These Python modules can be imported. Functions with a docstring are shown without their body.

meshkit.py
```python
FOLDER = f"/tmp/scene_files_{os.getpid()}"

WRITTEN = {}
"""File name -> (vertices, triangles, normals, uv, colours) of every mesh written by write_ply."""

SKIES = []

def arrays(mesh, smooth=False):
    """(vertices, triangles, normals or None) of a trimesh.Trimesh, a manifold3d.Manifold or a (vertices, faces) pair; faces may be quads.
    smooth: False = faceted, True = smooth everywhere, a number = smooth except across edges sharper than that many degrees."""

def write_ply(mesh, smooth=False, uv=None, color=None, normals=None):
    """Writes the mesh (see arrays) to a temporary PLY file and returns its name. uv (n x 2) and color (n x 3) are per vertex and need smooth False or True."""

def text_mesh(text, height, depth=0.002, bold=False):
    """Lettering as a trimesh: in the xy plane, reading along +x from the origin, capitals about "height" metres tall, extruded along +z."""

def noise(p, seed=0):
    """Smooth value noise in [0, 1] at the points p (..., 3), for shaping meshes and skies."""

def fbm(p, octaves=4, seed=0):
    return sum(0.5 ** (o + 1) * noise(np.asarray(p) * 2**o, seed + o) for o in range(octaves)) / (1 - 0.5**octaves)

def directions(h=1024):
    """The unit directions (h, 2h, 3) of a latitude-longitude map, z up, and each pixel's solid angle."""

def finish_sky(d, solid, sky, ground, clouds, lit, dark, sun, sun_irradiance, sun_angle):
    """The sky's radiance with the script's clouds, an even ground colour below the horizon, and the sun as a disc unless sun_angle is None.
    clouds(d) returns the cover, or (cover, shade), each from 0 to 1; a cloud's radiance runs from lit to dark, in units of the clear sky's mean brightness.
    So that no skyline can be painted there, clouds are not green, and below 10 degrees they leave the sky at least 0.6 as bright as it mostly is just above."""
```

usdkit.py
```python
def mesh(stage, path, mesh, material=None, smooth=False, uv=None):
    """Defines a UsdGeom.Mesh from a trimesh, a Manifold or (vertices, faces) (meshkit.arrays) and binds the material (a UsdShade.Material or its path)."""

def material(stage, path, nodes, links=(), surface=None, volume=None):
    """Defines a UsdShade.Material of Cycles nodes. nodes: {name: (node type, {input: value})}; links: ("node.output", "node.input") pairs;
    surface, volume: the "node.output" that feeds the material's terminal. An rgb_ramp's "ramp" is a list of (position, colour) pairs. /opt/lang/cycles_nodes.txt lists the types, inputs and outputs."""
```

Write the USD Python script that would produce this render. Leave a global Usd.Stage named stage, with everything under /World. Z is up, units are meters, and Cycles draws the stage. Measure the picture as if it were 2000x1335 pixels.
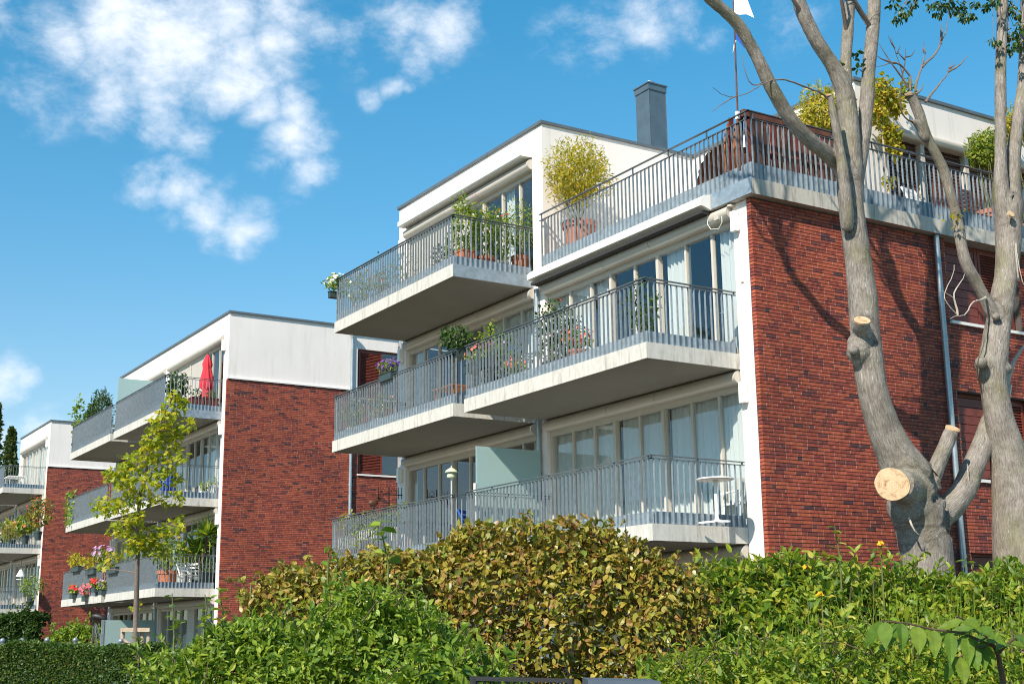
import math, random
import numpy as np, trimesh, manifold3d as m3, usdkit, meshkit
from pxr import Usd, UsdGeom, UsdLux, UsdShade, Gf, Sdf, Vt
stage = Usd.Stage.CreateInMemory()
UsdGeom.Xform.Define(stage, '/World'); UsdGeom.Scope.Define(stage, '/World/Looks')
stage.SetDefaultPrim(stage.GetPrimAtPath('/World'))
# ------------------------------------------------------------------ camera, sky, sun, exposure
PITCH, YAW, ROLL, FPX = 0.22209, 0.55554, -0.01124, 2585.3
EYE = np.array([0, 0, 1.65])
_f = np.array([math.sin(YAW)*math.cos(PITCH), math.cos(YAW)*math.cos(PITCH), math.sin(PITCH)])
_r = np.array([math.cos(YAW), -math.sin(YAW), 0.0]); _u = np.cross(_r, _f)
CR = math.cos(ROLL)*_r + math.sin(ROLL)*_u; CU = -math.sin(ROLL)*_r + math.cos(ROLL)*_u; CF = _f
cam = UsdGeom.Camera.Define(stage, '/World/camera')
cam.CreateFocalLengthAttr(36.0*FPX/2000); cam.CreateHorizontalApertureAttr(36.0); cam.CreateVerticalApertureAttr(36.0*683/1024)
cam.CreateClippingRangeAttr(Gf.Vec2f(0.1, 2000)); cam.CreateExposureAttr(0.55)
M = np.eye(4); M[0,:3], M[1,:3], M[2,:3], M[3,:3] = CR, CU, -CF, EYE
cam.AddTransformOp().Set(Gf.Matrix4d(*M.ravel().tolist()))
SUN = np.array([-2.05, -1.04, 1.93]); SUN /= np.linalg.norm(SUN)
sun = UsdLux.DistantLight.Define(stage, '/World/sun')
sun.CreateIntensityAttr(1.25); sun.CreateAngleAttr(0.53); sun.CreateColorAttr(Gf.Vec3f(1.0, 0.90, 0.765)); sun.GetPrim().CreateAttribute('inputs:normalize', Sdf.ValueTypeNames.Bool).Set(True)
_z = SUN; _x = np.cross([0,0,1.0], _z); _x /= np.linalg.norm(_x); _y = np.cross(_z, _x)
M = np.eye(4); M[0,:3], M[1,:3], M[2,:3] = _x, _y, _z
sun.AddTransformOp().Set(Gf.Matrix4d(*M.ravel().tolist()))

def ray(px, py):
    d = CR*(px-1000)/FPX - CU*(py-667.5)/FPX + CF
    return d
def on_x(px, py, X): d = ray(px, py); return EYE + d*(X/d[0])
def on_y(px, py, Y): d = ray(px, py); return EYE + d*(Y/d[1])
def at_depth(px, py, t): return EYE + ray(px, py)*t
def mat(name, nodes, links=(), surface='p.BSDF', volume=None):
    return usdkit.material(stage, '/World/Looks/'+name, nodes, links, surface=surface, volume=volume)

# sky with clouds: each cloud is a cluster of round masses at fixed directions, broken up by noise
SKY_STRENGTH, CLOUD = 0.1, (7.9, 8.15, 8.6)
blobs = [(-20,40,60,.7),(110,60,95,.75),(230,30,120,1),(340,90,130,1.15),(200,150,90,.9),(310,190,75,.9),(420,40,120,1),(450,140,90,1.05),(540,120,85,.95),(560,30,90,.9),(640,70,60,.5),
         (380,262,48,.7),(330,230,60,.65),(500,225,55,.95),(560,215,60,1.05),(545,285,58,.95),(575,345,50,.8),(60,200,90,.45),
         (300,350,55,.75),(360,365,65,1),(410,405,68,1),(480,425,62,.95),(345,430,45,.6),(430,460,45,.6),
         (770,40,75,.7),(850,60,85,.85),(830,110,65,.6),(910,30,55,.5),(700,90,60,.35),
         (745,185,32,.62),(785,170,38,.8),(815,178,28,.7),
         (1090,70,60,.4),(1170,45,75,.6),(1260,20,85,.7),(1340,0,70,.55),(1430,40,80,.3),(1560,40,90,.35),
         (10,740,60,1),(50,745,40,.8),(-40,760,60,1),(40,850,70,.6),(110,830,55,.8),(-20,880,90,.7),(150,850,40,.5)]
sn = {'g': ('texture_coordinate', {}),
      'sky': ('sky_texture', {'sky_type': 'single_scattering', 'sun_disc': False, 'sun_elevation': math.asin(SUN[2]), 'sun_rotation': math.atan2(SUN[0], SUN[1]), 'air_density': 1.0, 'aerosol_density': 0.25, 'ozone_density': 3.5, 'altitude': 200}),
      'nw': ('noise_texture', {'scale': 13.0, 'detail': 4.0, 'roughness': 0.5}), 'wc': ('vector_math', {'math_type': 'subtract', 'vector2': (.5,.5,.5)}),
      'ws': ('vector_math', {'math_type': 'scale', 'scale': 0.06}), 'wd': ('vector_math', {'math_type': 'add'}),
      'nst': ('mapping', {'scale': (1.0, 1.0, 1.5), 'rotation': (.5, .3, .2)}), 'nf': ('noise_texture', {'scale': 22.0, 'detail': 11.0, 'roughness': 0.63, 'distortion': 0.15}), 'nm': ('map_range', {'from_min': .3, 'from_max': .72, 'to_min': -.45, 'to_max': .5})}
sl = [('g.generated', 'nw.vector'), ('nw.color', 'wc.vector1'), ('wc.vector', 'ws.vector1'), ('g.generated', 'wd.vector1'), ('ws.vector', 'wd.vector2'), ('g.generated', 'nst.vector'), ('nst.vector', 'nf.vector'), ('nf.fac', 'nm.value')]
prev = None
for i, (bx, by, br, bw) in enumerate(blobs):
    c = ray(bx, by); c = c/np.linalg.norm(c)
    sn[f'd{i}'] = ('vector_math', {'math_type': 'distance', 'vector2': tuple(c)}); sl.append(('wd.vector', f'd{i}.vector1'))
    sn[f'm{i}'] = ('map_range', {'range_type': 'smoothstep', 'clamp': True, 'from_min': 0.0, 'from_max': br*1.6/FPX, 'to_min': bw*1.12, 'to_max': 0.0}); sl.append((f'd{i}.value', f'm{i}.value'))
    if prev is None: prev = f'm{i}.result'
    else:
        sn[f'x{i}'] = ('math', {'math_type': 'maximum'}); sl += [(prev, f'x{i}.value1'), (f'm{i}.result', f'x{i}.value2')]; prev = f'x{i}.value'
sn['cm'] = ('math', {'math_type': 'add'}); sn['cr'] = ('map_range', {'range_type': 'smoothstep', 'clamp': True, 'from_min': .16, 'from_max': 1.75, 'to_min': 0.0, 'to_max': 1.0})
sn['gate'] = ('map_range', {'clamp': True, 'from_min': .02, 'from_max': .3, 'to_min': 0.0, 'to_max': 1.0})
sn['gm'] = ('math', {'math_type': 'multiply'})
sn['xyz'] = ('separate_xyz', {}); sn['tr'] = ('rgb_ramp', {'ramp': [(0,(1.05,1.12,1.0)),(.16,(1.05,1.15,1.04)),(.30,(.66,1.22,1.2)),(.45,(.42,1.27,1.3)),(1,(.42,1.25,1.3))]})
sn['tint'] = ('mix', {'mix_type': 'multiply', 'fac': 1.0})
sn['mx'] = ('mix', {'color2': CLOUD}); sn['bg'] = ('background_shader', {'strength': SKY_STRENGTH})
sl += [(prev, 'gate.value'), ('gate.result', 'gm.value1'), (prev, 'cm.value1'), ('nm.result', 'cm.value2'), ('cm.value', 'cr.value'), ('cr.result', 'gm.value2'), ('sky.color', 'tint.color1'), ('g.generated', 'xyz.vector'), ('xyz.z', 'tr.fac'), ('tr.color', 'tint.color2'), ('tint.color', 'mx.color1'), ('gm.value', 'mx.fac'), ('mx.color', 'bg.color')]
skymat = mat('sky_look', sn, sl, 'bg.background')
dome = UsdLux.DomeLight.Define(stage, '/World/sky'); UsdShade.MaterialBindingAPI.Apply(dome.GetPrim()).Bind(skymat)
dome.GetPrim().SetCustomDataByKey('kind', 'structure')

# ------------------------------------------------------------------ helpers
taken, BASE = {}, {}
def numbered(parent, name):
    k = taken.get((parent, name), 0); taken[(parent, name)] = k+1
    return f'{parent}/{name}' if k == 0 else f'{parent}/{name}_{k:03d}'
def tag(prim, label=None, cat=None, group=None, kind=None):
    for k, v in (('label', label), ('category', cat), ('group', group), ('kind', kind)):
        if v: prim.SetCustomDataByKey(k, v)
def thing(name, label, cat, loc=(0,0,0), group=None, kind=None):
    p = numbered('/World', name); x = UsdGeom.Xform.Define(stage, p); x.AddTranslateOp().Set(Gf.Vec3d(*map(float, loc)))
    BASE[p] = np.array(loc, float); tag(x.GetPrim(), label, cat, group, kind); return p
def part(parent, name, mesh, material, label=None, kind=None, smooth=False, rnd=None, bk=None):
    p = numbered(parent, name); b = BASE[parent]
    if isinstance(mesh, MB): mesh = mesh.get()
    if hasattr(mesh, 'vertices'): mesh = (np.array(mesh.vertices), np.array(mesh.faces))
    elif hasattr(mesh, 'to_mesh'): q = mesh.to_mesh(); mesh = (np.array(q.vert_properties[:, :3]), np.array(q.tri_verts))
    um = usdkit.mesh(stage, p, (np.asarray(mesh[0], float) - b, mesh[1]), material, smooth)
    if rnd is not None: UsdGeom.PrimvarsAPI(um).CreatePrimvar('rnd', Sdf.ValueTypeNames.FloatArray, 'vertex').Set(Vt.FloatArray.FromNumpy(np.asarray(rnd, np.float32)))
    if bk is not None: UsdGeom.PrimvarsAPI(um).CreatePrimvar('bk', Sdf.ValueTypeNames.Float3Array, 'vertex').Set(Vt.Vec3fArray.FromNumpy(np.asarray(bk, np.float32)))
    BASE[p] = b
    if label or kind: tag(stage.GetPrimAtPath(p), label, None, None, kind)
    return p
def single(name, mesh, material, label, cat, group=None, kind=None, smooth=False):
    BASE['/World'] = np.zeros(3); p = part('/World', name, mesh, material, None, None, smooth); tag(stage.GetPrimAtPath(p), label, cat, group, kind); return p
def copy_of(src, name, loc, label, cat, group=None, rotz=0.0):
    p = numbered('/World', name); x = UsdGeom.Xform.Define(stage, p); x.AddTranslateOp().Set(Gf.Vec3d(*map(float, loc)))
    if rotz: x.AddRotateZOp().Set(rotz)
    x.GetPrim().GetReferences().AddInternalReference(src); x.GetPrim().SetInstanceable(True); tag(x.GetPrim(), label, cat, group); return p
BOXF = np.array([[0,3,2],[0,2,1],[4,5,6],[4,6,7],[0,1,5],[0,5,4],[1,2,6],[1,6,5],[2,3,7],[2,7,6],[3,0,4],[3,4,7]])
class MB:
    def __init__(s): s.v, s.f, s.n = [], [], 0
    def add(s, v, f): s.v.append(np.asarray(v, float)); s.f.append(np.asarray(f)+s.n); s.n += len(v); return s
    def box(s, x0, x1, y0, y1, z0, z1):
        return s.add([[x0,y0,z0],[x1,y0,z0],[x1,y1,z0],[x0,y1,z0],[x0,y0,z1],[x1,y0,z1],[x1,y1,z1],[x0,y1,z1]], BOXF)
    def tm(s, m): return s.add(np.array(m.vertices), np.array(m.faces))
    def tube(s, pts, r, sides=8, cap=True):
        v, f = tube(pts, r, sides, cap); return s.add(v, f)
    def bar(s, a, b, w, h):     # a box section between two points
        a, b = np.array(a, float), np.array(b, float); t = b-a; t /= np.linalg.norm(t)
        n = np.cross(t, [0,0,1.0]) if abs(t[2]) < .95 else np.cross(t, [0,1.0,0]); n /= np.linalg.norm(n); k = np.cross(n, t)
        q = [p + n*w/2*i + k*h/2*j for p in (a, b) for i, j in ((-1,-1),(1,-1),(1,1),(-1,1))]
        return s.add(q, BOXF)
    def get(s): return np.vstack(s.v), np.vstack(s.f)
def box(*a): return MB().box(*a)
def tube(pts, r, sides=8, cap=True):
    p = np.asarray(pts, float); n = len(p); t = np.gradient(p, axis=0); t /= np.linalg.norm(t, axis=1, keepdims=True)+1e-12
    r = np.broadcast_to(np.asarray(r, float), (n,)); ref = np.array([0,0,1.0]) if abs(t[0][2]) < .9 else np.array([1.0,0,0])
    a = np.cross(ref, t[0]); a /= np.linalg.norm(a); A = []
    for i in range(n):
        a = a - t[i]*(a@t[i]); a /= np.linalg.norm(a)+1e-12; A.append(a.copy())
    A = np.array(A); B = np.cross(t, A); ang = np.arange(sides)*2*np.pi/sides
    v = (p[:,None] + r[:,None,None]*(np.cos(ang)[None,:,None]*A[:,None] + np.sin(ang)[None,:,None]*B[:,None])).reshape(-1,3)
    f = []
    for i in range(n-1):
        for j in range(sides):
            a0, a1, b0, b1 = i*sides+j, i*sides+(j+1)%sides, (i+1)*sides+j, (i+1)*sides+(j+1)%sides
            f += [[a0,a1,b1],[a0,b1,b0]]
    if cap:
        v = np.vstack([v, p[0], p[-1]]); k = n*sides
        for j in range(sides): f += [[k,(j+1)%sides,j],[k+1,(n-1)*sides+j,(n-1)*sides+(j+1)%sides]]
    return v, np.array(f)
def extrude_y(profile, y0, y1):   # closed xz profile (counter-clockwise seen from -y) extruded along y
    n = len(profile); p = np.asarray(profile, float)
    v = np.vstack([np.c_[p[:,0], np.full(n, y0), p[:,1]], np.c_[p[:,0], np.full(n, y1), p[:,1]]])
    f = [[i,(i+1)%n,n+(i+1)%n] for i in range(n)] + [[i,n+(i+1)%n,n+i] for i in range(n)]
    tri = trimesh.creation.triangulate_polygon(__import__('shapely').Polygon(p), engine='earcut')
    t = np.array(tri[1]); pv = np.array(tri[0]); idx = np.array([np.argmin(((p-q)**2).sum(1)) for q in pv]); t = idx[t]
    return v, np.vstack([np.array(f), t, t[:, ::-1]+n])
def revolve(prof, loc=(0,0,0), sec=20):
    m = trimesh.creation.revolve(np.array(prof, float), sections=sec); m.apply_translation(loc); return m
rng = np.random.default_rng(11)

# ------------------------------------------------------------------ materials
def plain(name, col, rough=.6, metal=0.0, noise=0.12, scale=6.0, bump=0.0, bscale=60.0, spec=.5):
    c = np.array(col)
    n = {'g': ('geometry', {}), 'n': ('noise_texture', {'scale': scale, 'detail': 6.0, 'roughness': .6}), 'r': ('rgb_ramp', {'ramp': [(.25, tuple(c*(1-noise))), (.75, tuple(np.minimum(c*(1+noise), .95)))]}),
         'p': ('principled_bsdf', {'roughness': rough, 'metallic': metal, 'specular_ior_level': spec})}
    l = [('g.position', 'n.vector'), ('n.fac', 'r.fac'), ('r.color', 'p.base_color')]
    if bump:
        n['b1'] = ('noise_texture', {'scale': bscale, 'detail': 4.0}); n['b'] = ('bump', {'strength': bump, 'distance': .01}); l += [('g.position', 'b1.vector'), ('b1.fac', 'b.height'), ('b.normal', 'p.normal')]
    return mat(name, n, l)
RENDER = mat('white_render', {'g': ('geometry', {}), 's': ('mapping', {'scale': (2.6, 2.6, .22)}), 'n': ('noise_texture', {'scale': 2.0, 'detail': 7.0, 'roughness': .7}), 'r': ('rgb_ramp', {'ramp': [(.36,(.80,.75,.72)),(.56,(.775,.724,.69)),(.72,(.68,.63,.595))]}), 'n2': ('noise_texture', {'scale': .8, 'detail': 5.0}), 'r2': ('rgb_ramp', {'ramp': [(.35,(.95,.95,.95)),(.65,(1,1,1))]}), 'm': ('mix', {'mix_type': 'multiply', 'fac': 1.0}), 'n3': ('noise_texture', {'scale': 110.0, 'detail': 3.0}), 'b': ('bump', {'strength': .3, 'distance': .008}), 'p': ('principled_bsdf', {'roughness': .88})},
    [('g.position', 's.vector'), ('s.vector', 'n.vector'), ('n.fac', 'r.fac'), ('g.position', 'n2.vector'), ('n2.fac', 'r2.fac'), ('r.color', 'm.color1'), ('r2.color', 'm.color2'), ('m.color', 'p.base_color'), ('g.position', 'n3.vector'), ('n3.fac', 'b.height'), ('b.normal', 'p.normal')])
COPING = plain('zinc_coping', (.16,.185,.2), .45, .5, .15, 3)
ZINC = plain('galvanised', (.27,.315,.35), .45, .4, .25, 14)
ZINC2 = plain('galvanised_plate', (.31,.37,.42), .42, .4, .3, 7)
RAIL = plain('rail_steel', (.13,.15,.165), .4, .5, .15, 8)
BEIGE = plain('frame_paint', (.52,.48,.42), .5, 0, .04, 2)
ROLLER = plain('roller_paint', (.50,.46,.405), .45, 0, .04, 2)
CASSETTE = plain('cassette_paint', (.78,.765,.73), .45, 0, .03, 2)
DARKSLOT = plain('dark_slot', (.03,.03,.03), .8)
WOODRED = plain('mahogany_boards', (.17,.036,.022), .5, 0, .35, 5)
WOODDK = plain('dark_stained_wood', (.11,.04,.022), .55, 0, .5, 7)
WOODOR = plain('oiled_wood', (.33,.12,.045), .55, 0, .4, 7)
INTERIOR = plain('room_wall', (.36,.34,.31), .9)
WHITEP = plain('white_plastic', (.8,.79,.77), .4, 0, .02)
LAMPW = plain('lamp_white', (.82,.81,.79), .35, 0, .02)
TERRA = plain('terracotta', (.45,.15,.075), .8, 0, .2, 9)
DKPOT = plain('dark_pot', (.035,.055,.055), .5)
BLUEPOT = plain('blue_glaze', (.01,.04,.25), .2)
STONEPOT = plain('stone_pot', (.5,.47,.42), .8, 0, .15, 9)
BLACKIRON = plain('black_iron', (.02,.02,.022), .5)
PIPEGAL = plain('pipe_zinc', (.34,.40,.44), .38, .5, .2, 5)
CHIMNEY = plain('chimney_zinc', (.13,.175,.205), .42, .55, .18, 2.5)
STEEL = plain('bright_steel', (.6,.62,.64), .25, .9, .05)
GREYBOX = plain('grey_cabinet', (.08,.105,.14), .5, 0, .1)
REDCLOTH = plain('red_cloth', (.6,.03,.05), .85, 0, .12, 8)
WHITECLOTH = plain('white_cloth', (.82,.82,.84), .85, 0, .03)
BLUECLOTH = plain('blue_cloth', (.02,.10,.45), .85)
GREENLAMP = plain('pale_green_enamel', (.55,.62,.42), .35, 0, .04)
BARE = plain('stake_wood', (.42,.33,.24), .8, 0, .2, 12)
SOIL = plain('garden_soil', (.055,.045,.03), .95, 0, .4, 3, .5, 20)
# concrete with drip stains that run down the slab edges
def concrete(name, a, dark):
    n = {'g': ('geometry', {}), 's': ('mapping', {'scale': (4.5, 4.5, .5)}), 'n': ('noise_texture', {'scale': 3.0, 'detail': 7.0, 'roughness': .7}), 'n2': ('noise_texture', {'scale': 9.0, 'detail': 8.0, 'roughness': .65}),
         'r': ('rgb_ramp', {'ramp': [(.42, a), (.54, tuple(np.array(a)*.9)), (.68, dark), (.8, tuple(np.array(dark)*.75))]}), 'r2': ('rgb_ramp', {'ramp': [(.3, (.86,.86,.85)), (.7, (1,1,1))]}), 'm': ('mix', {'mix_type': 'multiply', 'fac': 1.0}),
         'p': ('principled_bsdf', {'roughness': .85}), 'b': ('bump', {'strength': .2, 'distance': .01})}
    return mat(name, n, [('g.position', 's.vector'), ('s.vector', 'n.vector'), ('g.position', 'n2.vector'), ('n.fac', 'r.fac'), ('n2.fac', 'r2.fac'), ('r.color', 'm.color1'), ('r2.color', 'm.color2'), ('m.color', 'p.base_color'), ('n2.fac', 'b.height'), ('b.normal', 'p.normal')])
CONC = concrete('balcony_concrete', (.60,.585,.54), (.36,.33,.29))
SOFFIT_SHADE = plain('soffit_shade_concrete', (.245,.232,.195), .9, 0, .08, 1.2)  # darker copy of the slab concrete, with underside shade put into its colour
CONCG = concrete('grey_concrete', (.56,.53,.475), (.30,.275,.24))
def rnd_nodes():   # one random number per leaf or brick, whether joined or an object of its own
    return {'g': ('geometry', {}), 'at': ('attribute', {'attribute': 'rnd'}), 'o': ('object_info', {}), 'ra': ('math', {'math_type': 'add'}), 'rf': ('math', {'math_type': 'fraction'})}, [('at.fac', 'ra.value1'), ('o.random', 'ra.value2'), ('ra.value', 'rf.value1')]
def brickmat():
    n, l = rnd_nodes()
    n |= {'r': ('rgb_ramp', {'ramp': [(0,(.42,.102,.050)),(.3,(.375,.085,.045)),(.55,(.33,.070,.041)),(.76,(.275,.058,.038)),(.88,(.215,.050,.038)),(.96,(.15,.046,.041)),(1,(.075,.034,.038))]}),
          'n': ('noise_texture', {'scale': 13.0, 'detail': 6.0, 'roughness': .7}), 'nr': ('rgb_ramp', {'ramp': [(.32,(.42,.40,.46)),(.5,(.95,.95,.95)),(.7,(1.12,1.1,1.1))]}), 'm': ('mix', {'mix_type': 'multiply', 'fac': .9}),
          'big': ('noise_texture', {'scale': .55, 'detail': 3.0}), 'br': ('rgb_ramp', {'ramp': [(.35,(.8,.8,.8)),(.65,(1.08,1.08,1.08))]}), 'm2': ('mix', {'mix_type': 'multiply', 'fac': 1.0}),
          'p': ('principled_bsdf', {'roughness': .75}), 'b': ('bump', {'strength': .35, 'distance': .006}), 'n2': ('noise_texture', {'scale': 90.0, 'detail': 3.0})}
    l += [('rf.value', 'r.fac'), ('g.position', 'n.vector'), ('n.fac', 'nr.fac'), ('r.color', 'm.color1'), ('nr.color', 'm.color2'), ('g.position', 'big.vector'), ('big.fac', 'br.fac'), ('m.color', 'm2.color1'), ('br.color', 'm2.color2'), ('m2.color', 'p.base_color'), ('g.position', 'n2.vector'), ('n2.fac', 'b.height'), ('b.normal', 'p.normal')]
    return mat('clinker_brick', n, l)
BRICK = brickmat()
MORTAR_SHADE = plain('mortar_shade_dark', (.085,.075,.07), .95, 0, .2, 30)  # bed joints: shade of the recess is put into this near-black mortar colour
HEADJ = plain('mortar_light', (.36,.33,.31), .95, 0, .25, 30)
GLASS = mat('window_glass', {'g': ('geometry', {}), 'io': ('mix_float', {'a': 2.1, 'b': 1/2.1}), 't': ('transparent_bsdf', {'color': (.90,.94,.94)}), 'gl': ('glossy_bsdf', {'roughness': .003, 'color': (.92,.96,1)}), 'f': ('fresnel', {'IOR': 1.95}), 'm': ('mix_closure', {})},
            [('g.backfacing', 'io.fac'), ('io.result', 'f.IOR'), ('f.fac', 'm.fac'), ('t.BSDF', 'm.closure1'), ('gl.BSDF', 'm.closure2')], 'm.closure')
FROST = mat('frosted_glass', {'p': ('principled_bsdf', {'base_color': (.50,.66,.66), 'roughness': .35}), 't': ('translucent_bsdf', {'color': (.50,.68,.68)}), 'm': ('mix_closure', {'fac': .45})}, [('p.BSDF', 'm.closure1'), ('t.BSDF', 'm.closure2')], 'm.closure')
CURTAIN = mat('sheer_curtain', {'p': ('principled_bsdf', {'base_color': (.86,.87,.85), 'roughness': .9}), 't': ('translucent_bsdf', {'color': (.7,.73,.72)}), 'm': ('mix_closure', {'fac': .35})}, [('p.BSDF', 'm.closure1'), ('t.BSDF', 'm.closure2')], 'm.closure')
def leafmat(name, ramp, trans=.35, rough=.45, tmul=1.25):
    n, l = rnd_nodes()
    n |= {'r': ('rgb_ramp', {'ramp': ramp}), 'n': ('noise_texture', {'scale': 45.0, 'detail': 3.0}), 'nr': ('rgb_ramp', {'ramp': [(.3,(.72,.74,.7)),(.7,(1.15,1.12,1.1))]}), 'm': ('mix', {'mix_type': 'multiply', 'fac': .8}),
          'p': ('principled_bsdf', {'roughness': rough, 'specular_ior_level': .4}), 'tc': ('mix', {'mix_type': 'multiply', 'fac': 1.0, 'color2': (tmul*1.15, tmul*1.1, tmul*.5)}), 't': ('translucent_bsdf', {}), 'x': ('mix_closure', {'fac': trans})}
    l += [('rf.value', 'r.fac'), ('g.position', 'n.vector'), ('n.fac', 'nr.fac'), ('r.color', 'm.color1'), ('nr.color', 'm.color2'), ('m.color', 'p.base_color'), ('m.color', 'tc.color1'), ('tc.color', 't.color'), ('p.BSDF', 'x.closure1'), ('t.BSDF', 'x.closure2')]
    return mat(name, n, l, 'x.closure')
L_GREEN = leafmat('shrub_leaf', [(0,(.09,.17,.02)),(.3,(.15,.25,.025)),(.6,(.23,.33,.035)),(.85,(.36,.44,.06)),(1,(.10,.19,.045))])
L_GREEN2 = leafmat('mixed_green_leaf', [(0,(.085,.16,.02)),(.3,(.16,.26,.025)),(.6,(.24,.33,.032)),(.82,(.33,.38,.04)),(.95,(.42,.38,.05)),(1,(.12,.19,.07))])
L_BROWN = leafmat('autumn_leaf', [(0,(.12,.14,.025)),(.18,(.20,.21,.035)),(.36,(.30,.27,.04)),(.54,(.38,.29,.05)),(.70,(.34,.20,.055)),(.80,(.20,.09,.035)),(.88,(.46,.38,.06)),(1,(.17,.24,.04))], .25, .4)
L_YELLOW = leafmat('bamboo_leaf', [(0,(.20,.25,.025)),(.35,(.36,.36,.035)),(.6,(.52,.44,.04)),(.85,(.58,.40,.04)),(1,(.17,.24,.03))], .45)
L_MAPLE = leafmat('maple_leaf', [(0,(.22,.31,.025)),(.4,(.35,.41,.03)),(.7,(.48,.49,.035)),(.9,(.58,.48,.04)),(1,(.17,.26,.03))], .5)
L_DARK = leafmat('dark_leaf', [(0,(.025,.06,.014)),(.5,(.045,.10,.018)),(1,(.08,.13,.025))], .25)
L_HEDGE = leafmat('hedge_leaf', [(0,(.03,.075,.014)),(.5,(.055,.12,.018)),(.85,(.10,.16,.02)),(1,(.15,.16,.025))], .25)
L_SUMAC = leafmat('large_leaf', [(0,(.10,.20,.025)),(.5,(.14,.24,.028)),(1,(.19,.27,.03))], .45)
L_POPLAR = leafmat('far_tree_leaf', [(0,(.035,.07,.018)),(.6,(.06,.10,.025)),(1,(.12,.13,.035))], .25)
def petal(name, a, b): return leafmat(name, [(0,a),(1,b)], .3, .6, 1.0)
P_RED = petal('red_petal', (.6,.03,.03), (.75,.07,.06)); P_PINK = petal('pink_petal', (.75,.12,.28), (.8,.25,.4)); P_PURPLE = petal('purple_petal', (.16,.06,.42), (.30,.13,.55)); P_WHITE = petal('white_petal', (.75,.75,.7), (.85,.85,.82)); P_YELL = petal('yellow_petal', (.8,.42,.01), (.85,.55,.02)); P_CORAL = petal('coral_petal', (.75,.16,.12), (.8,.28,.2)); P_LILAC = petal('lilac_petal', (.5,.3,.6), (.65,.45,.7))
STEM = plain('brown_stem', (.10,.065,.04), .85, 0, .3, 15); GSTEM = plain('green_stem', (.12,.13,.04), .8, 0, .3, 15)
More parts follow.
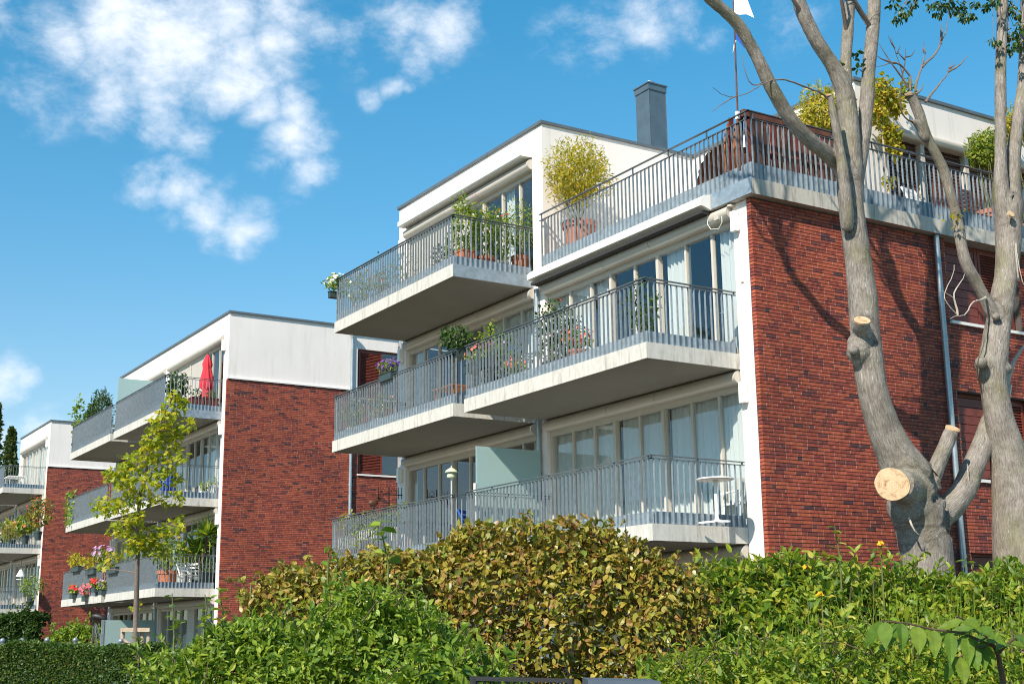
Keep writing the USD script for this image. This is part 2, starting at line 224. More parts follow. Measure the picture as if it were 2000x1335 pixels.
def barkmat(name, c0, c1, c2, moss):
    n = {'a': ('attribute', {'attribute': 'bk'}), 's': ('mapping', {'scale': (46., 46., 7.0)}), 's2': ('mapping', {'scale': (62., 62., 5.0)}), 'g': ('geometry', {}),
         'n': ('noise_texture', {'scale': 1.0, 'detail': 7.0, 'roughness': .6, 'distortion': .5}), 'st': ('noise_texture', {'scale': 1.0, 'detail': 4.0, 'roughness': .55, 'distortion': 1.2}), 'wr': ('map_range', {'clamp': True, 'from_min': .57, 'from_max': .66, 'to_min': 0.0, 'to_max': .8}),
         'r': ('rgb_ramp', {'ramp': [(.28, c0), (.5, c1), (.75, c2)]}), 'big': ('noise_texture', {'scale': 1.5, 'detail': 4.0}), 'mr': ('map_range', {'clamp': True, 'from_min': .48, 'from_max': .68, 'to_min': 0.0, 'to_max': .7}), 'm': ('mix', {'color2': moss}),
         'bl': ('noise_texture', {'scale': 4.0, 'detail': 7.0, 'roughness': .7}), 'blr': ('rgb_ramp', {'ramp': [(.3,(.55,.53,.5)),(.58,(1.08,1.08,1.08))]}), 'mb': ('mix', {'mix_type': 'multiply', 'fac': .85}), 'lt': ('mix', {'color2': (.52,.48,.43)}),
         'p': ('principled_bsdf', {'roughness': .9, 'specular_ior_level': .25}), 'h': ('math', {'math_type': 'multiply_add', 'value2': .5}), 'b': ('bump', {'strength': .9, 'distance': .02})}
    return mat(name, n, [('a.vector', 's.vector'), ('a.vector', 's2.vector'), ('s.vector', 'n.vector'), ('s2.vector', 'st.vector'), ('st.fac', 'wr.value'), ('n.fac', 'r.fac'), ('g.position', 'big.vector'), ('big.fac', 'mr.value'), ('r.color', 'm.color1'), ('mr.result', 'm.fac'), ('wr.result', 'lt.fac'), ('m.color', 'lt.color1'), ('g.position', 'bl.vector'), ('bl.fac', 'blr.fac'), ('lt.color', 'mb.color1'), ('blr.color', 'mb.color2'), ('mb.color', 'p.base_color'), ('wr.result', 'h.value1'), ('n.fac', 'h.value3'), ('h.value', 'b.height'), ('b.normal', 'p.normal')])
BARK = barkmat('grey_bark', (.135,.115,.098), (.25,.222,.195), (.36,.33,.295), (.19,.18,.10))
TWIG = plain('twig_bark', (.17,.13,.11), .85, 0, .25, 14)
PALEBARK = plain('dry_pale_branch', (.42,.37,.31), .85, 0, .2, 14)
CUT = mat('cut_wood', {'g': ('geometry', {}), 'a': ('attribute', {'attribute': 'bk'}), 'wv': ('wave_texture', {'wave_type': 'rings', 'rings_direction': 'z', 'scale': 11.0, 'distortion': 2.2, 'detail': 3.0, 'detail_scale': 2.0}), 'wr': ('rgb_ramp', {'ramp': [(0,(.80,.76,.70)),(.6,(1,1,1))]}), 'mx': ('mix', {'mix_type': 'multiply', 'fac': .75}),
          'w': ('noise_texture', {'scale': 7.0, 'detail': 6.0, 'roughness': .65, 'distortion': .8}), 'r': ('rgb_ramp', {'ramp': [(.28,(.16,.09,.05)),(.38,(.38,.24,.13)),(.5,(.52,.37,.22)),(.75,(.60,.45,.29))]}), 'n': ('noise_texture', {'scale': 50.0, 'detail': 4.0}), 'b': ('bump', {'strength': .6, 'distance': .012}), 'p': ('principled_bsdf', {'roughness': .85})},
          [('g.position', 'w.vector'), ('w.fac', 'r.fac'), ('a.vector', 'wv.vector'), ('wv.fac', 'wr.fac'), ('r.color', 'mx.color1'), ('wr.color', 'mx.color2'), ('mx.color', 'p.base_color'), ('g.position', 'n.vector'), ('n.fac', 'b.height'), ('b.normal', 'p.normal')])

# ------------------------------------------------------------------ ground
single('ground', (np.array([[-400,-60,0],[400,-60,0],[400,900,0],[-400,900,0.]]), np.array([[0,1,2],[0,2,3]])), SOIL, 'dark planted garden earth under the hedges and buildings', 'ground', kind='structure')
# ------------------------------------------------------------------ the three apartment buildings (same design, 26 m apart)
SB = [3.18, 6.13, 9.08]; ST = 0.27
def wall_grid(mb, x0, x1, z0, z1, y0, y1, holes):     # a wall in the xz plane with rectangular holes (x0,x1,z0,z1)
    xs = sorted({x0, x1, *[h[i] for h in holes for i in (0, 1)]}); zs = sorted({z0, z1, *[h[i] for h in holes for i in (2, 3)]})
    xs = [x for x in xs if x0 <= x <= x1]; zs = [z for z in zs if z0 <= z <= z1]
    for a, b in zip(xs, xs[1:]):
        for c, d in zip(zs, zs[1:]):
            if not any(h[0] <= (a+b)/2 <= h[1] and h[2] <= (c+d)/2 <= h[3] for h in holes): mb.box(a, b, y0, y1, c, d)
def bricks(x0, x1, z0, z1, y, holes, seed):
    g = np.random.default_rng(seed); B, J = [], []; z = z0; row = 0
    while z < z1-.01:
        x = x0; first = True
        while x < x1:
            w = g.choice([.24, .24, .24, .115]) if not first else g.choice([.24, .115, .18, .06+.055])
            first = False; e = min(x+w, x1); c = z+.026
            if not any(h[0]-.01 < e and x < h[1]+.01 and h[2] < c+.02 and c-.02 < h[3] for h in holes):
                B.append((x, e, y+g.uniform(-.0025, .0025), z, z+.0495))
                if e < x1: J.append((e-.001, e+.011, y+.003, z+.001, z+.0485))
            else:
                for h in holes:      # stop and start again at the sides of an opening
                    if h[2] < c+.02 and c-.02 < h[3]:
                        if x < h[0]-.03 < e: B.append((x, h[0]-.003, y, z, z+.0495))
                        if x < h[1]+.03 < e: B.append((h[1]+.003, e, y, z, z+.0495))
            x = e+.010
        z += .0625; row += 1
    return B, J
def railing(parent, path, z, near, every=.125, h=1.1, low=1.04, kick=.19, nearlabel=None):
    """path: corners of the rail, bars stand across it. near: set of path segments whose bars are single objects."""
    mb = MB(); bars = []; P2 = [np.array(p, float) for p in path]
    cen = np.mean(P2, 0)
    for k, (a, b) in enumerate(zip(P2, P2[1:])):
        t = b-a; L = np.linalg.norm(t); t = t/L; n = np.array([-t[1], t[0]]); n = n if n@(a-cen) > 0 else -n
        A, Bq = np.r_[a, 0], np.r_[b, 0]; tt = np.r_[t, 0]*.02
        mb.bar(A+[0,0,z+h-.008]-tt, Bq+[0,0,z+h-.008]+tt, .05, .016); mb.bar(A+[0,0,z+low]-tt, Bq+[0,0,z+low]+tt, .04, .014)
        i = np.r_[-n*.024, 0]; mb.bar(A+i+[0,0,z+kick/2+.004], Bq+i+[0,0,z+kick/2+.004], .004, kick)
        m = max(2, int(round(L/1.05)))
        for j in range(m+1):
            q = A + (Bq-A)*min(max(j/m, .01), .99); mb.bar(q+[0,0,z+low], q+[0,0,z+h-.016], .016, .03)
        m = int(round(L/every))
        for j in range(m):
            q = a+t*(j+.5)*L/m + n*.002
            bars.append((k, q, n, t))
    rp = part(parent, 'railing', mb, RAIL)
    rest = MB()
    for k, q, n, t in bars:
        c = [np.r_[q + n*.02*i + t*.004*j, 0] for i, j in ((-1,-1),(1,-1),(1,1),(-1,1))]
        v = np.array([p+[0,0,z+.006] for p in c]+[p+[0,0,z+low-.007] for p in c])
        if k in near: part(rp, 'baluster', (v, BOXF), ZINC)
        else: rest.add(v, BOXF)
    kp = MB()
    for k, (a, b) in enumerate(zip(P2, P2[1:])):
        t = (b-a)/np.linalg.norm(b-a); n = np.array([-t[1], t[0]]); n = n if n@(a-cen) > 0 else -n
        i = np.r_[-n*.0205, 0]; kp.bar(np.r_[a, 0]+i+[0,0,z+kick/2+.008], np.r_[b, 0]+i+[0,0,z+kick/2+.008], .002, kick)
    part(rp, 'kick_plate', kp, ZINC2)
    if rest.n: part(rp, 'far_balusters', rest, ZINC, kind='stuff')
    return rp
EDG = [(16.80, 19.05, (17.49, 18.24)), (19.05, 20.56, (19.79,)), (20.56, 22.81, (21.27, 22.03))]
def glazing(b, dy, yo, z0, z1, shut=()):
    fr = MB(); o = dy+yo
    fr.box(15.10, 15.20, 16.79+o, 22.82+o, z0, z0+.16); fr.box(15.085, 15.20, 16.79+o, 22.82+o, z1-.10, z1)
    for y in (16.79, 22.76): fr.box(15.09, 15.20, y+o, y+.06+o, z0+.16, z1-.10)
    w = part(b, 'window_wall', fr, BEIGE)
    for y in (19.05, 20.56): part(w, 'post', MB().box(15.075, 15.18, y-.04+o, y+.04+o, z0+.16, z1-.10).box(15.11, 15.17, y+.044+o, y+.085+o, z0+.163, z1-.103), BEIGE)
    for k, (a, e, ms) in enumerate(EDG):
        for y in ms: part(w, 'mullion', box(15.10, 15.165, y-.028+o, y+.028+o, z0+.16, z1-.10), BEIGE)
        ys = [a+.055, *ms, e-.055]
        for i, (c, d) in enumerate(zip(ys, ys[1:])):
            c, d = c+.02+o, d-.02+o; tl = rng.uniform(-.003, .003, 2)
            if (k, i) in shut:
                s = MB(); zz = z0+.17
                while zz < z1-.11: s.box(15.10, 15.115, c, d, zz, min(zz+.045, z1-.1)); zz += .05
                part(w, 'lowered_shutter', s, ROLLER, 'closed pale roller shutter of narrow slats')
            v = np.array([[15.14+tl[0], c, z0+.16], [15.14+tl[1], d, z0+.16], [15.14-tl[0], d, z1-.1], [15.14-tl[1], c, z1-.1]])
            part(w, 'pane', (v, np.array([[0,2,1],[0,3,2]])), GLASS)
def roller_box(b, dy, yo, zt):
    pr = [(15.10, zt-.24)] + [(14.985+.115*math.cos(a), zt-.125+.115*math.sin(a)) for a in np.linspace(-math.pi*.5, -math.pi*1.5, 11)] + [(15.10, zt-.01)]
    for a, e in ((16.80, 19.045), (19.055, 20.555), (20.565, 22.81)):
        part(b, 'roller_box', extrude_y(pr[::-1], a+dy+yo, e+dy+yo), ROLLER, smooth=35)
def louvre(b, w, x0, x1, z0, z1, y):
    fr = MB().box(x0, x0+.06, y, y+.05, z0, z1).box(x1-.06, x1, y, y+.05, z0, z1).box(x0+.06, x1-.06, y, y+.05, z0, z0+.06).box(x0+.06, x1-.06, y, y+.05, z1-.06, z1).box(x0+.06, x1-.06, y+.045, y+.05, z0+.06, z1-.06)
    s = part(w, 'shutter', fr, WOODRED)
    sl = MB(); z = z0+.08
    while z < z1-.1:
        sl.add([[x0+.06,y+.002,z],[x1-.06,y+.002,z],[x1-.06,y+.04,z+.035],[x0+.06,y+.04,z+.035],[x0+.06,y+.002,z+.008],[x1-.06,y+.002,z+.008],[x1-.06,y+.04,z+.043],[x0+.06,y+.04,z+.043]], BOXF); z += .055
    return sl
def side_window(b, dy, z0, z1, kind, y=16.28, deep=.16):
    y = y+dy; rv = y+deep
    fr = MB().box(19.88, 19.94, rv, rv+.06, z0, z1).box(21.90, 21.96, rv, rv+.06, z0, z1).box(19.94, 21.90, rv, rv+.06, z1-.06, z1).box(19.94, 21.90, rv, rv+.06, z0, z0+.05)
    w = part(b, 'window', fr, WOODRED)
    if kind == 'boards': part(w, 'backing', box(19.945, 21.895, rv+.03, rv+.05, z0+.052, z1-.062), DARKSLOT)
    else: part(w, 'lining', MB().box(19.6, 22.3, rv+.75, rv+.8, z0-.3, z1+.02).box(19.5, 19.6, rv+.15, rv+.8, z0-.3, z1+.02).box(22.3, 22.4, rv+.15, rv+.8, z0-.3, z1+.02), INTERIOR)
    if kind == 'boards':
        n = int((z1-z0-.12)/.165)
        for k in range(n):
            h = (z1-z0-.12)/n; part(w, 'board', box(19.945, 20.86, rv-.012+.004*(k%2), rv+.02, z0+.055+k*h, z0+.055+(k+1)*h-.012), WOODRED)
        part(w, 'frame_post', box(20.87, 20.95, rv-.02, rv+.05, z0+.05, z1-.06), WOODRED)
        sl = louvre(b, w, 20.955, 21.895, z0+.05, z1-.06, rv-.03); part(w, 'slats', sl, WOODRED)
    else:
        sl = louvre(b, w, 19.945, 20.88, z0+.05, z1-.06, rv-.04); part(w, 'slats', sl, WOODRED)
        v = np.array([[20.9, rv+.02, z0+.05], [21.9, rv+.02, z0+.05], [21.9, rv+.02, z1-.06], [20.9, rv+.02, z1-.06]]); part(w, 'pane', (v, np.array([[0,1,2],[0,2,3]])), GLASS)
    part(b, 'window_sill', box(19.84, 22.0, y-.05, rv-.05, z0-.06, z0-.002), CASSETTE)
BARSINGLE = {0: 'R', 1: ''}
def building(dy, label, kind):
    b = thing('apartment_building', label, 'building', (15.0, 16.28+dy, 0)); bx = lambda x0, x1, y0, y1, z0, z1: box(x0, x1, y0+dy, y1+dy, z0, z1)
    bays = {1: 'L', 2: 'RL', 3: 'R'}[kind]           # which bays have a third floor at the front
    top = 9.07 if kind == 1 else 10.42; xe = {1: 24.0, 2: 24.0, 3: 24.0}[kind]
    holes = [(19.88, 21.96, a, c) for a, c in ((7.46, 9.075), (4.48, 6.10), (1.5, 3.13))]
    if kind != 1: holes.append((19.60, 21.96, 9.9, 12.0))
    mb = MB(); wall_grid(mb, 15.01, xe, 0, top, 16.294+dy, 16.60+dy, holes)
    bw = part(b, 'brick_wall', mb, MORTAR_SHADE)
    vis = {1: 23.98, 2: 23.98, 3: 22.0}[kind]
    B, J = bricks(14.975, vis, 2.0 if kind == 1 else .6, top-.005, 16.28+dy, holes, 5+kind)
    B = sorted(B, key=lambda q: np.hypot(q[0], q[2]-1.65) if q[3] > 3.0 and kind == 1 or kind > 1 and q[3] > 4 and q[0] < 18.5 else 1e3+q[0])
    n1 = {1: 300, 2: 300, 3: 0}[kind]
    def bv(q): x0, x1, y, z0, z1 = q; return np.array([[x0,y,z0],[x1,y,z0],[x1,y+.1,z0],[x0,y+.1,z0],[x0,y,z1],[x1,y,z1],[x1,y+.1,z1],[x0,y+.1,z1]])
    for q in B[:n1]: part(bw, 'brick', (bv(q), BOXF), BRICK)
    rest = np.array([bv(q) for q in B[n1:]]); nn = len(rest)
    part(bw, 'brickwork', (rest.reshape(-1, 3), (BOXF[None] + (np.arange(nn)*8)[:, None, None]).reshape(-1, 3)), BRICK, kind='stuff', rnd=np.repeat(rng.random(nn), 8))
    jj = np.array([bv((*q[:2], q[2], q[3], q[4])) for q in J]); part(bw, 'mortar_joints', (jj.reshape(-1, 3), (BOXF[None] + (np.arange(len(jj))*8)[:, None, None]).reshape(-1, 3)), HEADJ, kind='stuff')
    part(b, 'joint_strip', bx(14.982, 15.2, 16.384, 16.399, 0, top-.01), COPING)
    for z0, z1 in ((7.46, 9.07), (4.48, 6.10), (1.5, 3.13)): side_window(b, dy, z0, z1, 'boards' if kind == 1 else 'glass')
    # white piers, parapets, roof
    hi = 12.72
    part(b, 'pier', bx(15.0, 15.35, 16.40, 16.78, 0, 10.42 if 'R' in bays else 9.07), RENDER)
    part(b, 'pier', bx(15.0, 15.35, 22.83, 23.25, 0, hi if bays != 'x' else 9), RENDER)
    part(b, 'pier', bx(15.0, 15.35, 29.25, 29.69, 0, hi if 'L' in bays else 9.07), RENDER)
    part(b, 'far_brick_wall', bx(15.04, xe, 29.69, 29.80, 0, 9.07), BRICK)
    if 'L' in bays: part(b, 'far_side_wall', bx(15.36, xe, 29.40, 29.69, 9.37, hi), RENDER)
    y0, y1 = (16.28 if 'R' in bays else 22.83), (29.69 if 'L' in bays else 23.25)
    for k, c in (('R', 16.78), ('L', 23.25)):
        if k in bays: part(b, 'parapet', bx(15.0, 15.35, c, c+(6.05 if k == 'R' else 6.0), 12.02, hi), RENDER)
    if kind == 1:
        part(b, 'penthouse_side_wall', bx(15.35, 26, 22.83, 23.13, 9.37, hi), RENDER)
        part(b, 'roof', MB().box(15.35, 26, 23.13+dy, 29.69+dy, 12.4, 12.6), CONCG)
    else:
        m = MB(); wall_grid(m, 15.0, 19.59, 10.47, hi, 16.30+dy, 16.62+dy, []); m.box(15.0, 15.35, 16.30+dy, 16.62+dy, 10.424, 10.47)
        m.box(15.0, 15.35, 16.62+dy, 16.78+dy, 10.424, hi)
        part(b, 'penthouse_side_wall', m, RENDER)
        m = MB(); wall_grid(m, 19.59, xe, 10.43, hi, 16.42+dy, 16.62+dy, [(19.88, 21.96, 9.9, 12.0)]); part(b, 'penthouse_side_wall', m, RENDER)
        part(b, 'ledge', bx(14.97, 19.56, 16.23, 16.30, 10.42, 10.47), CASSETTE)
        side_window(b, dy, 10.2, 12.0, 'glass', 16.42, .1)
        part(b, 'roof', MB().box(15.35, xe, 16.62+dy, y1+dy, 12.4, 12.6), CONCG)
    xw = 26 if kind == 1 else xe
    cp = MB().box(14.95, 15.40, y0-.04+dy, y1+.05+dy, 12.72, 12.79)
    cp.box(15.40, xw, y0-.04+dy, y0+.36+dy, 12.72, 12.79)
    if kind == 3: cp.box(15.40, xw, y1-.3+dy, y1+.05+dy, 12.72, 12.79); part(b, 'penthouse_side_wall', bx(15.35, xe, 22.95, 23.25, 9.37, hi), RENDER)
    part(b, 'roof_coping', cp, COPING)
    # rooms behind the glass
    rm = MB(); rm.box(20, 20.1, (23.2 if kind == 1 else 16.62)+dy, 29.65+dy, 9.36, 12.4).box(20, 20.1, 16.62+dy, 29.65+dy, 0, 9.05)
    for s in SB: rm.box(15.21, 20, 16.62+dy, 29.65+dy, s, s+ST)
    rm.box(15.36, 20, 22.9+dy, 23.18+dy, 0, 9.05)
    part(b, 'rooms', rm, INTERIOR)
    # glazing
    for f in range(4):
        z0, z1 = (0.05, 3.18) if f == 0 else (SB[f-1]+ST, SB[f] if f < 3 else 12.03)
        for k, yo in (('R', 0), ('L', 6.44)):
            if f == 3 and k not in bays: continue
            if kind == 3 and k == 'L' and f != 1 and f != 2: continue
            shut = ()
            if kind == 1 and f == 3: shut = ((1, 1), (2, 0), (2, 1), (2, 2))
            if kind == 2 and f == 3 and k == 'R': shut = ((1, 0), (1, 1), (2, 0), (2, 1), (2, 2))
            if kind == 2 and f == 0 and k == 'R': shut = ((1, 0),)
            glazing(b, dy, yo, z0, z1-.24, shut)
            roller_box(b, dy, yo, z1)
            if f > 0: part(b, 'soffit_slot', bx(15.11, 15.2, 16.8+yo, 22.8+yo, z1-.235, z1-.005), DARKSLOT)
    # balconies
    for f, s in enumerate(SB):
        for k, (a, e) in (('R', (16.78, 22.80)), ('L', (23.25, 29.22))):
            if f == 2 and k not in bays and not (kind == 3 and k == 'L'): continue
            part(b, 'balcony_slab', bx(13.0, 14.995, a, e, s, s+ST), CONC); part(b, 'soffit', bx(13.03, 14.99, a+.03, e-.03, s-.006, s-.002), SOFFIT_SHADE)  # thin panel below each slab carries the painted underside shade
            if (kind == 1 and k == 'L' and f == 2) or (kind == 2 and k == 'R' and f == 2): part(b, 'edge_plate', bx(13.003, 14.99, a-.006, a-.001, s+.004, s+ST+.003), ZINC2)
            near = {0}
            if kind == 1: near = {0, 1} if k == 'R' else ({0} if f == 2 else set())
            elif k == 'L' and kind == 2: near = set()
            railing(b, [(14.98, a+.03+dy), (13.03, a+.03+dy), (13.03, e-.03+dy), (14.98, e-.03+dy)], s+ST, near)
    # pipes, wall lights
    ph = 9.06 if kind == 1 else 12.35
    pm = MB().tube([(19.55, 16.20+dy, 0), (19.55, 16.20+dy, ph)], .055, 12)
    for z in (1.6, 4.3, 7.0, 9.9): pm.tube([(19.55, 16.20+dy, z), (19.55, 16.20+dy, z+.06)], .062, 12) if z < ph else None
    if kind != 1: pm.tm(revolve([(0, 0), (.06, 0), (.09, .12), (.10, .25), (.0, .25)], (19.55, 16.20+dy, ph-.05), 12))
    part(b, 'drainpipe', pm, PIPEGAL, smooth=40)
    pm = MB().tube([(14.93, 23.04+dy, 0), (14.93, 23.04+dy, 9.0 if kind != 3 else 9.0)], .052, 12)
    for z in (2.0, 5.0, 7.9): pm.tube([(14.93, 23.04+dy, z), (14.93, 23.04+dy, z+.05)], .06, 12)
    part(b, 'drainpipe', pm, PIPEGAL, smooth=40)
    for y in (16.66, 29.45):
        for z in (5.53, 8.55) + ((11.45,) if (kind == 2 or (kind == 1 and y > 20) or (kind == 3 and y < 20)) else ()):
            if y < 20 and kind == 1 and z > 9: continue
            c = trimesh.creation.box([.09, .12, .36]); c.apply_translation((14.925, y+dy, z+.18)); m = MB().tm(c).box(14.97, 14.998, y-.045+dy, y+.045+dy, z+.03, z+.33)
            part(b, 'wall_light', m, LAMPW)
    return b
b1 = building(0.0, 'nearest white and brick apartment block, with roof terrace and tall grey chimney', 1)
b2 = building(26.14, 'middle brick apartment block with white top storey and red parasol on its upper balcony', 2)
b3 = building(52.0, 'farthest brick apartment block at the left edge, behind ivy hedge', 3)

part(b1, 'awning_roll', box(14.70, 14.98, 17.25, 22.9, 9.02, 9.075), DARKSLOT)  # added near-black strip painting the shade in the gap below the terrace edge
part(b1, 'terrace_floor', box(14.99, 19.25, 16.22, 22.82, 9.37, 9.60), CONCG)
# what only the nearest building has: roof terrace, set-back penthouse, chimney, awnings
part(b1, 'terrace_slab', box(14.87, 26, 16.12, 22.825, 9.08, 9.365), CONCG)
part(b1, 'edge_plate', box(14.855, 14.868, 16.115, 17.18, 9.085, 9.372), ZINC2)
part(b1, 'awning_cassette', extrude_y([(14.866, 9.085), (14.72, 9.13), (14.64, 9.14), (14.64, 9.25), (14.74, 9.34), (14.866, 9.368)][::-1], 17.2, 22.95), CASSETTE)
part(b1, 'awning_cassette', extrude_y([(14.995, 12.06), (14.72, 12.05), (14.70, 12.07), (14.70, 12.19), (14.80, 12.25), (14.995, 12.27)][::-1], 23.22, 29.2), CASSETTE)
railing(b1, [(14.90, 22.80), (14.90, 16.15), (26.0, 16.15)], 9.37, {0, 1}, .125, 1.24, 1.09, .29)
part(b1, 'penthouse_front_wall', box(19.26, 19.56, 17.69, 22.825, 9.37, 12.72), RENDER)
m = MB(); wall_grid(m, 19.57, 26, 9.37, 12.72, 17.69, 18.0, [(20.05, 25.7, 9.37, 11.74)]); part(b1, 'penthouse_side_wall', m, RENDER)
part(b1, 'penthouse_roof', box(19.56, 26, 18.0, 22.825, 12.4, 12.6), CONCG)
part(b1, 'penthouse_coping', MB().box(19.21, 19.66, 17.64, 22.78, 12.722, 12.792).box(19.66, 26, 17.64, 18.05, 12.722, 12.792), COPING)
pr = [(17.80+.0, 11.72)] + [(17.66+.10*math.cos(a), 11.83+.10*math.sin(a)) for a in np.linspace(-math.pi*.5, -math.pi*1.5, 9)] + [(17.80, 11.94)]
v, f = extrude_y(pr[::-1], 20.0, 25.8); part(b1, 'roller_box', (v[:, [1, 0, 2]], f[:, ::-1]), ROLLER, smooth=35)
w = part(b1, 'penthouse_window', MB().box(20.06, 20.16, 17.75, 17.9, 9.37, 11.72).box(21.13, 21.25, 17.72, 17.9, 9.37, 11.72).box(22.5, 22.62, 17.72, 17.9, 9.37, 11.72).box(25.5, 25.62, 17.72, 17.9, 9.37, 11.72).box(20.16, 25.5, 17.91, 17.95, 11.5, 11.72), BEIGE)
for x0, x1 in ((20.17, 21.12), (21.26, 22.49), (22.63, 25.49)):
    s = MB(); z = 9.45
    while z < 11.7: s.box(x0, x1, 17.84, 17.86, z, z+.05); z += .075
    part(w, 'blind', s, WOODDK, 'dark brown slatted blind')
part(w, 'backing', box(20.05, 25.7, 17.96, 17.99, 9.375, 11.735), DARKSLOT)
ch = part(b1, 'chimney', box(19.88, 20.42, 25.2, 25.76, 12.6, 15.62), CHIMNEY)
part(ch, 'cap', MB().box(19.855, 20.445, 25.175, 25.785, 15.50, 15.66).box(19.83, 20.47, 25.15, 25.81, 15.66, 15.69), CHIMNEY)
part(ch, 'corner_seam', MB().box(19.872, 19.886, 25.192, 25.206, 12.8, 15.49).box(20.414, 20.43, 25.19, 25.206, 12.8, 15.49), COPING)
part(ch, 'flue', revolve([(0, 0), (.13, 0), (.13, .15), (.11, .15), (.11, .02), (0, .02)], (20.15, 25.48, 15.69)), STEEL, smooth=40)
part(b1, 'privacy_screen', box(13.36, 14.9, 22.94, 22.96, 3.46, 5.5), FROST, 'frosted glass screen between the lower balconies')
part(b1, 'screen_post', MB().box(13.31, 13.35, 22.93, 22.97, 3.46, 4.75).box(14.82, 14.86, 22.965, 23.0, 3.46, 4.9), CASSETTE)
part(b1, 'floodlight_mount', revolve([(0, 0), (.075, 0), (.075, .03), (.04, .05), (0, .05)], (14.95, 16.75, 9.02)), ROLLER)
part(b1, 'floodlight', box(14.86, 14.90, 17.0, 17.12, 8.86, 8.96), ROLLER)
part(b1, 'cable', MB().tube([(14.88, 17.3, 9.07), (14.86, 17.3, 8.85), (14.85, 17.2, 8.72), (14.86, 17.0, 8.68), (14.88, 16.93, 8.78), (14.9, 16.95, 8.98)], .006, 6), CASSETTE)
part(b1, 'doorbell', box(14.985, 14.998, 16.58, 16.64, 7.62, 7.645), BARE)
part(b2, 'privacy_screen', box(13.1, 14.9, 49.08, 49.1, 9.36, 11.42), FROST, 'frosted glass screen beside the gap between upper balconies')
part(b2, 'privacy_screen', box(13.1, 14.95, 49.1, 49.12, 0.05, 2.55), FROST, 'frosted glass screen at the ground floor terrace')
part(b2, 'screen_post', box(13.0, 13.09, 49.08, 49.14, 0.05, 2.56), ZINC2)
# ------------------------------------------------------------------ plants: leaf templates and builders
LEAF = (np.array([[0,0,0],[.35,.27,.05],[.72,.19,.04],[1,0,-.09],[.72,-.19,.04],[.35,-.27,.05],[.36,0,-.02],[.7,0,-.035]]), np.array([[0,6,1],[6,7,1],[1,7,2],[7,3,2],[0,5,6],[6,5,7],[5,4,7],[7,4,3]]))
_x = np.array([0,.1,.25,.45,.65,.83,1.0]); _w = np.array([0,.16,.25,.27,.21,.10,0])
OVAL = (np.array([[0,0,0]]+[[x,w,.05*w/.27] for x, w in zip(_x[1:6], _w[1:6])]+[[1,0,-.10]]+[[x,-w,.05*w/.27] for x, w in zip(_x[5:0:-1], _w[5:0:-1])]+[[.25,0,-.01],[.65,0,-.035]]),
        np.array([[0,12,1],[1,12,2],[12,3,2],[12,13,3],[3,13,4],[13,5,4],[13,6,5],[0,11,12],[11,10,12],[10,9,12],[12,9,13],[9,8,13],[8,7,13],[13,7,6]]))
NARROW = (np.array([[0,0,0],[.4,.1,.03],[1,0,-.1],[.4,-.1,.03],[.45,0,-.01]]), np.array([[0,4,1],[4,2,1],[0,3,4],[4,3,2]]))
ROUND = (np.array([[0,0,0],[.3,.38,.05],[.75,.36,.05],[1,0,-.05],[.75,-.36,.05],[.3,-.38,.05],[.5,0,-.03]]), np.array([[6,i,(i+1)%6] for i in range(6)])[:, [0,2,1]])
STAR = (np.array([[0,0,0],[.22,.22,.03],[.3,.5,0],[.5,.22,.03],[.72,.42,0],[.76,.14,.02],[1,0,-.08],[.76,-.14,.02],[.72,-.42,0],[.5,-.22,.03],[.3,-.5,0],[.22,-.22,.03],[.5,0,-.03]]), np.array([[12,(i+1)%12,i] for i in range(12)]))
PETAL = (np.array([[0,0,0],[.5,.45,.1],[1,0,.15],[.5,-.45,.1]]), np.array([[0,1,2],[0,2,3]])[:, ::-1])
def unit(v): return v/(np.linalg.norm(v, axis=-1, keepdims=True)+1e-12)
def leaves(P, D, N, size, tmpl=LEAF, width=1.0):
    """One leaf of the template at each point: D the way it points, N the way it faces. Returns vertices, faces and one random number per leaf."""
    D = unit(D); Y = unit(np.cross(N, D)); Z = np.cross(D, Y); s = np.broadcast_to(np.asarray(size, float), (len(P),))[:, None, None]
    t = tmpl[0]; V = P[:,None] + s*(t[None,:,:1]*D[:,None] + width*rng.uniform(.82, 1.18, len(P))[:,None,None]*t[None,:,1:2]*Y[:,None] + rng.uniform(-.3, 2.6, len(P))[:,None,None]*t[None,:,2:]*Z[:,None])
    k = len(t); F = tmpl[1][None] + (np.arange(len(P))*k)[:,None,None]
    return V.reshape(-1, 3), F.reshape(-1, 3), np.repeat(rng.random(len(P)), k)
def rdir(n): return unit(rng.normal(size=(n, 3)))
def ball(n, c, r, shell=.55, flat=0):     # points in an ellipsoid, more of them outside
    d = rdir(n); q = rng.uniform(shell, 1, n)**.7; p = d*q[:,None]*np.asarray(r, float)
    lump = meshkit.fbm(d*2.3+np.asarray(c)*.7, 3); p *= (.55+.9*lump)[:, None]
    return p+np.asarray(c, float), d
def foliage(parent, c, r, n, size, m, tmpl=LEAF, name='foliage', up=.6, droop=.3, shell=.4, width=1.0, smin=.6):
    p, d = ball(n, c, r, shell); N = unit(d + [0,0,up] + rng.normal(size=(n,3))*.5); D = unit(d*.6 + rdir(n)*.9 - [0,0,droop])
    v, f, k = leaves(p, D, N, size*rng.uniform(smin, 1.15, n), tmpl, width); return part(parent, name, (v, f), m, kind='stuff' if n > 40 else None, rnd=k)
